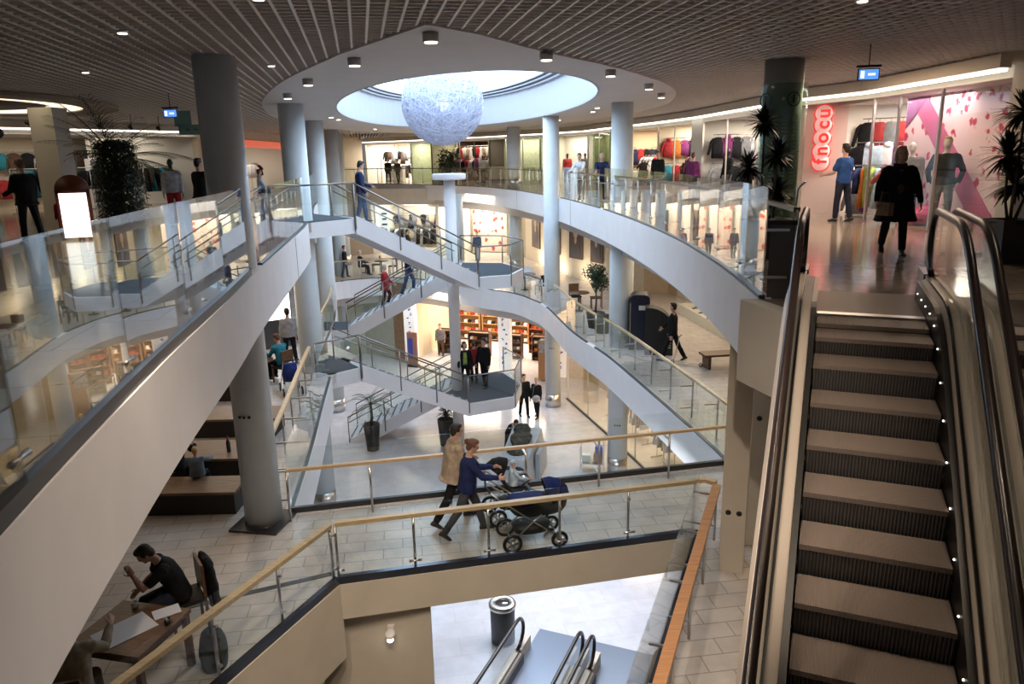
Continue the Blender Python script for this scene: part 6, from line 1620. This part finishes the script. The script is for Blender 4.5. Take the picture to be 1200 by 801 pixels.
# dracaenas on the top floor
def dracaena(loc, label, tops, seed, potdim=(.28, .34, .62), L=.36):
    r = random.Random(seed); t = thing('potted_dracaena', label, 'plant', loc); pot(t, *potdim, square=True, m=mat('pot_brown', (.05, .035, .028), .4))
    mb = MB()
    for (x, y, z) in tops:
        MB().tube([(x*.2, y*.2, potdim[2]-.06), (x*.8, y*.8, z*.6), (x, y, z)], [.024, .018, .016], 8).obj('cane', BARK, t)
        rosette(mb, (x, y, z), 130, L, .05, .7, r, (-.6, 1.4))
    mb.obj('leaf_rosettes', mat('leaf_black_green', (.010, .018, .010), .4), t)
dracaena((4.02, 11.95, 0), 'dark dracaena with tufted heads in a brown planter in front of the directory column', ((-.02, .05, 2.05), (.18, -.05, 1.56), (-.22, .1, 1.38), (.25, .1, .98)), 11, L=.33)
dracaena((7.2, 10.75, 0), 'dark dracaena with tufted heads at the right edge beside the glass screen', ((.0, 0, 2.08), (-.08, .1, 1.50), (.25, .0, 1.75), (.12, .2, 1.1)), 12, L=.42)
# big palm with climbing foliage, top left
t = thing('leafy_palm', 'tall dark leafy plant topped by long palm fronds at the left of the top floor', 'plant', (-8.15, 15.9, 0)); pot(t, .34, .40, .5)
r = random.Random(2); mb = MB()
for i in range(3600):
    z = r.uniform(.35, 2.15); a = r.uniform(0, 6.28); q = .52*math.sqrt(r.uniform(.3, 1))*(1-.25*abs(z-1.1)); p = Vector((q*math.cos(a), q*math.sin(a), z)); v = Vector((r.gauss(0, 1), r.gauss(0, 1), -1.2)).normalized(); b = v.cross(Vector((math.cos(a), math.sin(a), .1))).normalized()*.018
    mb.add([p, p+v*.06+b, p+v*.13, p+v*.06-b], [(0, 1, 2, 3)])
mb.obj('foliage', mat('leaf_ivy_dark', (.012, .030, .012), .5, var=.4, vscale=2), t)
MB().tube([(0, 0, .44), (.03, 0, 1.2), (0, 0, 2.0)], [.06, .05, .045], 10).obj('trunk', BARK, t)
mb = MB()
for i in range(30):
    a = 2*math.pi*i/30+r.uniform(-.15, .15); e = r.uniform(.1, 1.35); feather(mb, (0, 0, 1.75), (math.cos(a)*math.cos(e), math.sin(a)*math.cos(e), math.sin(e)), r.uniform(.9, 1.5), .75, 15, .42, r)
mb.obj('fronds', mat('frond_olive', (.07, .075, .035), .45), t)
# ------------------------------------------------------------------ ball lamp
bc = Vector((-2.03, 24.5, 3.30)); BR = 1.29
t = thing('wire_ball_lamp', 'large white wire ball lamp hanging under the oval skylight', 'lamp', bc)
r = random.Random(21); wire = mat('white_wire', (.66, .70, .84), .5, emit=.08, ecol=(.75, .82, 1))
for g_ in range(3):
    mb = MB()
    for i in range(120):
        ax = Vector((r.gauss(0, 1), r.gauss(0, 1), r.gauss(0, 1))).normalized(); u = ax.orthogonal().normalized(); w_ = ax.cross(u); off = r.uniform(-.75, .75); rr = math.sqrt(1-off*off)*BR; a0 = r.uniform(0, 6.28); an = r.uniform(1.2, 3.6)
        mb.tube([ax*off*BR+(u*math.cos(a0+an*k/16)+w_*math.sin(a0+an*k/16))*rr*r.uniform(.985, 1.0) for k in range(17)], .0065, 4)
    o = mb.obj('wire_weave', wire, t); o['kind'] = 'stuff'
mb = MB()
for k in range(6):
    a = math.pi*k/6; mb.tube([(BR*.97*math.cos(q)*math.cos(a), BR*.97*math.cos(q)*math.sin(a), BR*.97*math.sin(q)) for q in [2*math.pi*i/40 for i in range(40)]], .010, 5, closed=True)
for zz in (-.6, 0, .6):
    q_ = math.sqrt((BR*.97)**2-zz*zz); mb.tube([(q_*math.cos(q), q_*math.sin(q), zz) for q in [2*math.pi*i/40 for i in range(40)]], .010, 5, closed=True)
mb.obj('frame_hoops', STEEL, t)
m = bpy.data.materials.new('gauze'); m.use_nodes = True; nt = m.node_tree; b = nt.nodes['Principled BSDF']; b.inputs['Base Color'].default_value = (.50, .56, .74, 1); b.inputs['Roughness'].default_value = .8
b.inputs['Emission Color'].default_value = (.66, .76, 1, 1); b.inputs['Emission Strength'].default_value = .12
tc = nt.nodes.new('ShaderNodeTexCoord'); nz = nt.nodes.new('ShaderNodeTexNoise'); nz.inputs['Scale'].default_value = 9; nz.inputs['Detail'].default_value = 6
rp = nt.nodes.new('ShaderNodeValToRGB'); rp.color_ramp.elements[0].position = .40; rp.color_ramp.elements[1].position = .62
nt.links.new(tc.outputs['Object'], nz.inputs['Vector']); nt.links.new(nz.outputs['Fac'], rp.inputs['Fac']); nt.links.new(rp.outputs['Color'], b.inputs['Alpha'])
rp.color_ramp.elements[0].color = (.80, .80, .80, 1)
MB().ell((0, 0, 0), (BR*.94,)*3, seg=48, rings=28).obj('gauze_skin', m, t)
MB().ell((0, 0, 0), (.20, .20, .26), seg=20, rings=12).obj('bulb', emis('ball_bulb', (.85, .9, 1), 5), t)
mb = MB(); mb.tube([(0, 0, BR*.9), (0, 0, CE+1.5-bc.z)], .01, 6); mb.obj('cord', STEEL, t)
# ------------------------------------------------------------------ ceiling spots and signs
def downlight(x, y, label, z=CE, drop=.09, r=.085, on=4.0, spot=0, box=True):
    t = thing('ceiling_spot', label, 'ceiling light', (x, y, z))
    MB().lathe([(r, -drop), (r, .0)], seg=24).obj('housing', mat('spot_housing', (.45, .42, .40), .35, .6) if box else STEEL, t)
    MB().lathe([(r*.82, -drop-.012), (r*.82, -drop+.002)], seg=24).obj('lens', emis('spot_lens%g' % on, (1, .90, .78), on), t)
    if spot:
        l = bpy.data.lights.new('spot_beam', 'SPOT'); l.energy = spot; l.spot_size = R(95); l.spot_blend = .8; l.color = (1, .80, .60); l.shadow_soft_size = .08
        o = bpy.data.objects.new('spot_beam', l); COL.objects.link(o); o.parent = t; o.location = (0, 0, -drop-.03)
for i, (x, y) in enumerate(((-.92, 9.75), (-2.3, 11.95), (.60, 11.75), (1.9, 14.3), (-3.75, 14.8), (3.15, 17.3), (3.95, 19.9), (-5.0, 17.8), (-5.9, 21.0), (-6.7, 25.0))):
    downlight(x, y, ['box spot at the pointed tip of the white ceiling disc', 'box spot left of the tip of the ceiling disc', 'box spot right of the tip on the ceiling disc edge', 'box spot second right of the disc tip', 'box spot second left of the disc tip', 'small box spot near the right end of the ceiling disc', 'smallest box spot at the right end of the ceiling disc', 'box spot above the left columns on the disc edge', 'small box spot farther along the left disc edge', 'smallest box spot on the left disc edge'][i], z=CE-.024, spot=40 if i < 5 else 0, drop=.11, r=.10)
for i, (x, y) in enumerate(((-4.5, 9.36), (-3.8, 12.75), (-6.5, 16.5), (-7.0, 13.1), (-2.34, 7.64), (3.73, 8.36))):
    downlight(x, y, ['recessed ceiling lamp over the left parapet in the grille', 'recessed ceiling lamp just right of the thick column top', 'recessed ceiling lamp left of the thick column', 'recessed ceiling lamp farthest left in the grille', 'recessed ceiling lamp at the top edge left of centre', 'recessed ceiling lamp at the top edge on the right'][i], z=CE+.03, drop=.05, r=.065, on=2.5, spot=22, box=False)
for i, (x, y) in enumerate(((-6.2, 27.3), (-6.3, 28.9), (2.9, 25.0), (3.0, 27.2), (2.2, 33.0), (-6.6, 38.5))):
    downlight(x, y, 'small bright ceiling lamp inside the disc, %s of six around the skylight' % ORD[i], z=CE-.024, drop=.03, r=.09, on=9, spot=25, box=False)
for i, (x, y, a) in enumerate(((-7.52, 17.37, 0), (5.44, 11.78, R(-10)))):
    t = thing('exit_sign', ['blue white hanging sign left of the thick column', 'blue white hanging sign near the ceiling above the right shop'][i], 'sign', (x, y, 2.72), a)
    MB().box((0, 0, 0), (.30, .05, .17)).obj('case', mat('sign_case', (.12, .12, .13), .4), t); MB().box((0, -.03, 0), (.27, .012, .14)).obj('lit_face', emis('sign_blue', (.10, .28, .85), 1.4), t); MB().box((-.09, -.038, 0), (.05, .008, .10)).obj('white_figure', emis('sign_white', (1, 1, 1), 1.5), t)
    MB().box((.04, -.038, 0), (.10, .008, .03)).obj('arrow', MATS['sign_white'], t)
    MB().box((0, 0, .12), (.34, .06, .03)).obj('bracket', BLK, t); MB().tube([(0, 0, .12), (0, 0, .44)], .008, 6).obj('hanger', BLK, t)
t = thing('hanging_direction_sign', 'green glass direction sign hanging left of the thick grey column', 'sign', (-8.3, 20.6, 2.62), R(15))
MB().box((-.30, 0, .16), (.42, .02, .40)).obj('upper_panel', mat('sign_green_glass', (.16, .30, .26), .2), t); MB().box((.12, .0, -.12), (1.1, .02, .26)).obj('lower_panel', MATS['sign_green_glass'], t)
mb = MB()
for k in range(5): mb.box((-.2+.2*k, -.015, -.12), (.10, .006, .05))
mb.obj('sign_marks', mat('sign_mark', (.05, .12, .11), .5), t); MB().tube([(-.4, 0, .3), (-.4, 0, .55)], .008, 6).obj('hanger', STEEL, t); MB().tube([(.5, 0, 0), (.5, 0, .55)], .008, 6).obj('hanger', STEEL, t)
t = thing('vertical_letter_sign', 'white upright sign with black bars behind the top flight of stairs', 'sign', (-7.1, 42.6, Z1+1.4), R(8))
MB().box((0, 0, .9), (.55, .06, 2.1)).obj('board', mat('sign_board_white', (.8, .8, .78), .5, emit=.5, ecol=(1, 1, .97)), t)
mb = MB()
for k, w_ in enumerate((.3, .3, .24, .3, .24, .3)): mb.box((0, -.035, .1+.30*k), (w_, .012, .10))
mb.obj('black_bars', BLK, t)
t = thing('wall_spotlight', 'small white spotlight on the cream wall under the walkway', 'wall light', (-1.93, 9.93, -5.32), 0)
MB().box((0, 0, 0), (.10, .08, .16)).obj('bracket', WHITE, t); MB().lathe([(.05, -.08), (.075, .06), (.07, .07)], c=(0, -.10, -.04), seg=20, M=Matrix.Rotation(R(25), 3, 'X')).obj('lamp_head', WHITE, t)
MB().ell((0, -.13, -.09), (.05, .05, .03)).obj('lens', emis('wall_spot', (1, .92, .8), 14), t)
l = bpy.data.lights.new('spot_beam', 'SPOT'); l.energy = 45; l.spot_size = R(75); l.spot_blend = .6; l.color = (1, .88, .72); l.shadow_soft_size = .04
o = bpy.data.objects.new('spot_beam', l); COL.objects.link(o); o.location = (-1.93, 9.60, -5.35); o.rotation_euler = (R(-28), 0, 0)
for i, (x, y) in enumerate(((-2.4, 4.4), (-.6, 3.9), (1.1, 3.4))):
    t = thing('added_fill_spot', 'added unseen spot brightening the walkway, %s of three above the parapet' % ORD[i], 'ceiling light', (x, y, CE+.03))  # spots added out of view to brighten the pit wall and walkway
    MB().lathe([(.11, -.05), (.11, .0)], seg=24).obj('housing', STEEL, t); MB().lathe([(.09, -.062), (.09, -.048)], seg=24).obj('lens', emis('spot_lens6', (1, .90, .78), 6), t)
    l = bpy.data.lights.new('spot_beam', 'SPOT'); l.energy = 900; l.spot_size = R(62); l.spot_blend = .7; l.color = (1, .82, .64); l.shadow_soft_size = .1
    o = bpy.data.objects.new('spot_beam', l); COL.objects.link(o); o.parent = t; o.location = (0, 0, -.09); o.rotation_euler = (R(36), 0, 0)
# track spots above the left shops
for i in range(9):
    x, y = -11.2+.35*i, 17.5+1.15*i
    t = thing('track_spotlight', 'black track spotlight, %s from the left before the left shop' % ORD[i], 'spotlight', (x-2.0, y+2.2, 2.72), 0)
    MB().lathe([(.045, 0), (.06, .14)], seg=14, M=Matrix.Rotation(R(60), 3, 'X')).obj('lamp_head', BLK, t); MB().tube([(0, 0, 0), (0, 0, .43)], .01, 6).obj('hanger', BLK, t)
t = thing('stage_lamp_cluster', 'cluster of dark lamps hanging at the left edge under the ceiling', 'lamp', (-8.9, 12.9, 2.45), R(20))
for i, (x, z) in enumerate(((0, 0), (.1, -.22), (.28, -.26), (-.15, -.35), (.12, .15))):
    MB().ell((x, 0, z), (.15, .13, .11), seg=16, rings=10).obj('lamp_head', BLK, t)
MB().ell((.14, -.12, .05), (.05, .03, .05)).obj('lens', emis('cluster_lens', (1, .95, .85), 12), t); MB().tube([(0, 0, .1), (0, 0, .68)], .02, 8).obj('hanger', BLK, t)
# glass screen at far right with small rail
balustrade([(6.75, 11.75), (8.2, 11.3)], Z0, 'clear glass screen at the right edge beside the dark dracaena', -1, 1.4, 1.25, hr=.55, wood=STEEL, hs=(.04, .04))

# ------------------------------------------------------------------ light
for i, (x, y) in enumerate(((-1.2, 6.3), (1.4, 5.6), (3.4, 4.4), (.2, 3.2), (-.9, 4.6), (5.2, 7.2))):  # downlights added above the view to light the near opening and escalator
    t_ = ['over the lower opening', 'over the left side of the escalator', 'over the middle of the escalator', 'nearest the camera', 'left of the camera, between the two rows', 'over the right side of the escalator'][i]
    downlight(x, y, 'added unseen fill lamp in the grille ' + t_, z=CE+.03, drop=.05, r=.12, on=6, spot=(280, 120, 110, 130, 420, 80)[i], box=False)
area('walkway_fill', (-.5, 11.6, Z0-.95) if False else (-7.5, 14.5, Z0-.4), 3.0, 60, WARM, (0, 0, 0), 8)  # fill lights without fittings, added to brighten the middle floor
area('cafe_fill', (-9, 23, Z0-.4), 4.0, 160, WARM, (0, 0, 0), 8)
area('middle_right_fill', (5.6, 24.5, Z0-1.0), 1.5, 130, WARM, (0, 0, 0), 9)
area('middle_far_fill', (-3.0, 42.5, Z0-.4), 8, 330, NEU, (0, 0, 0), 4)
area('ground_left_fill', (-8.5, 28, Z1-.4), 4, 200, NEU, (0, 0, 0), 12)  # fill lights without fittings, added to brighten the ground floor
area('ground_far_fill', (-2.5, 33.0 if False else 36.4, Z1-.5), 5, 160, WARM, (0, 0, 0), 2)
area('ground_near_fill', (1.2, 15.2, Z1-.5), 4, 260, (.92, .94, 1), (0, 0, 0), 3)
area('top_right_fill', (6.6, 15.2, CE-.02), 1.2, 120, (1, .72, .48), (0, 0, 0), 3)  # added fill, warms the right side of the top floor
area('aisle_fill', (2.6, 10.6, -1.2) if False else (7.2, 11.5, Z0-.6), 2.5, 70, WARM, (0, 0, 0), 4)  # another added fill for the middle floor
w = bpy.data.worlds.new('sky'); sc.world = w; w.use_nodes = True
w.node_tree.nodes['Background'].inputs[0].default_value = (.55, .62, .75, 1); w.node_tree.nodes['Background'].inputs[1].default_value = .25
apply_fuse()
# ------------------------------------------------------------------ camera
cd = bpy.data.cameras.new('camera'); cam = bpy.data.objects.new('camera', cd); COL.objects.link(cam); sc.camera = cam
cd.sensor_width = 36; cd.lens = 870/1200*36; cd.clip_start = .05; cd.clip_end = 300
th, ro = R(14), math.atan2(72, 3480)
Fw = Vector((0, math.cos(th), -math.sin(th))); R0 = Vector((1, 0, 0)); U0 = Vector((0, math.sin(th), math.cos(th)))
Rc = R0*math.cos(ro)-U0*math.sin(ro); Uc = R0*math.sin(ro)+U0*math.cos(ro)
Mx = Matrix((Rc, Uc, -Fw)).transposed().to_4x4(); Mx.translation = Vector((0, 0, 1.63)); cam.matrix_world = Mx
sc.view_settings.view_transform = 'Standard'; sc.view_settings.look = 'None'; sc.view_settings.gamma = 1; sc.view_settings.exposure = 0.0
sc.view_settings.use_curve_mapping = False
sc.cycles.transparent_max_bounces = 32; sc.cycles.max_bounces = 8; sc.cycles.diffuse_bounces = 4; sc.cycles.glossy_bounces = 4
sc.cycles.caustics_reflective = False; sc.cycles.caustics_refractive = False; sc.cycles.sample_clamp_indirect = 6.0
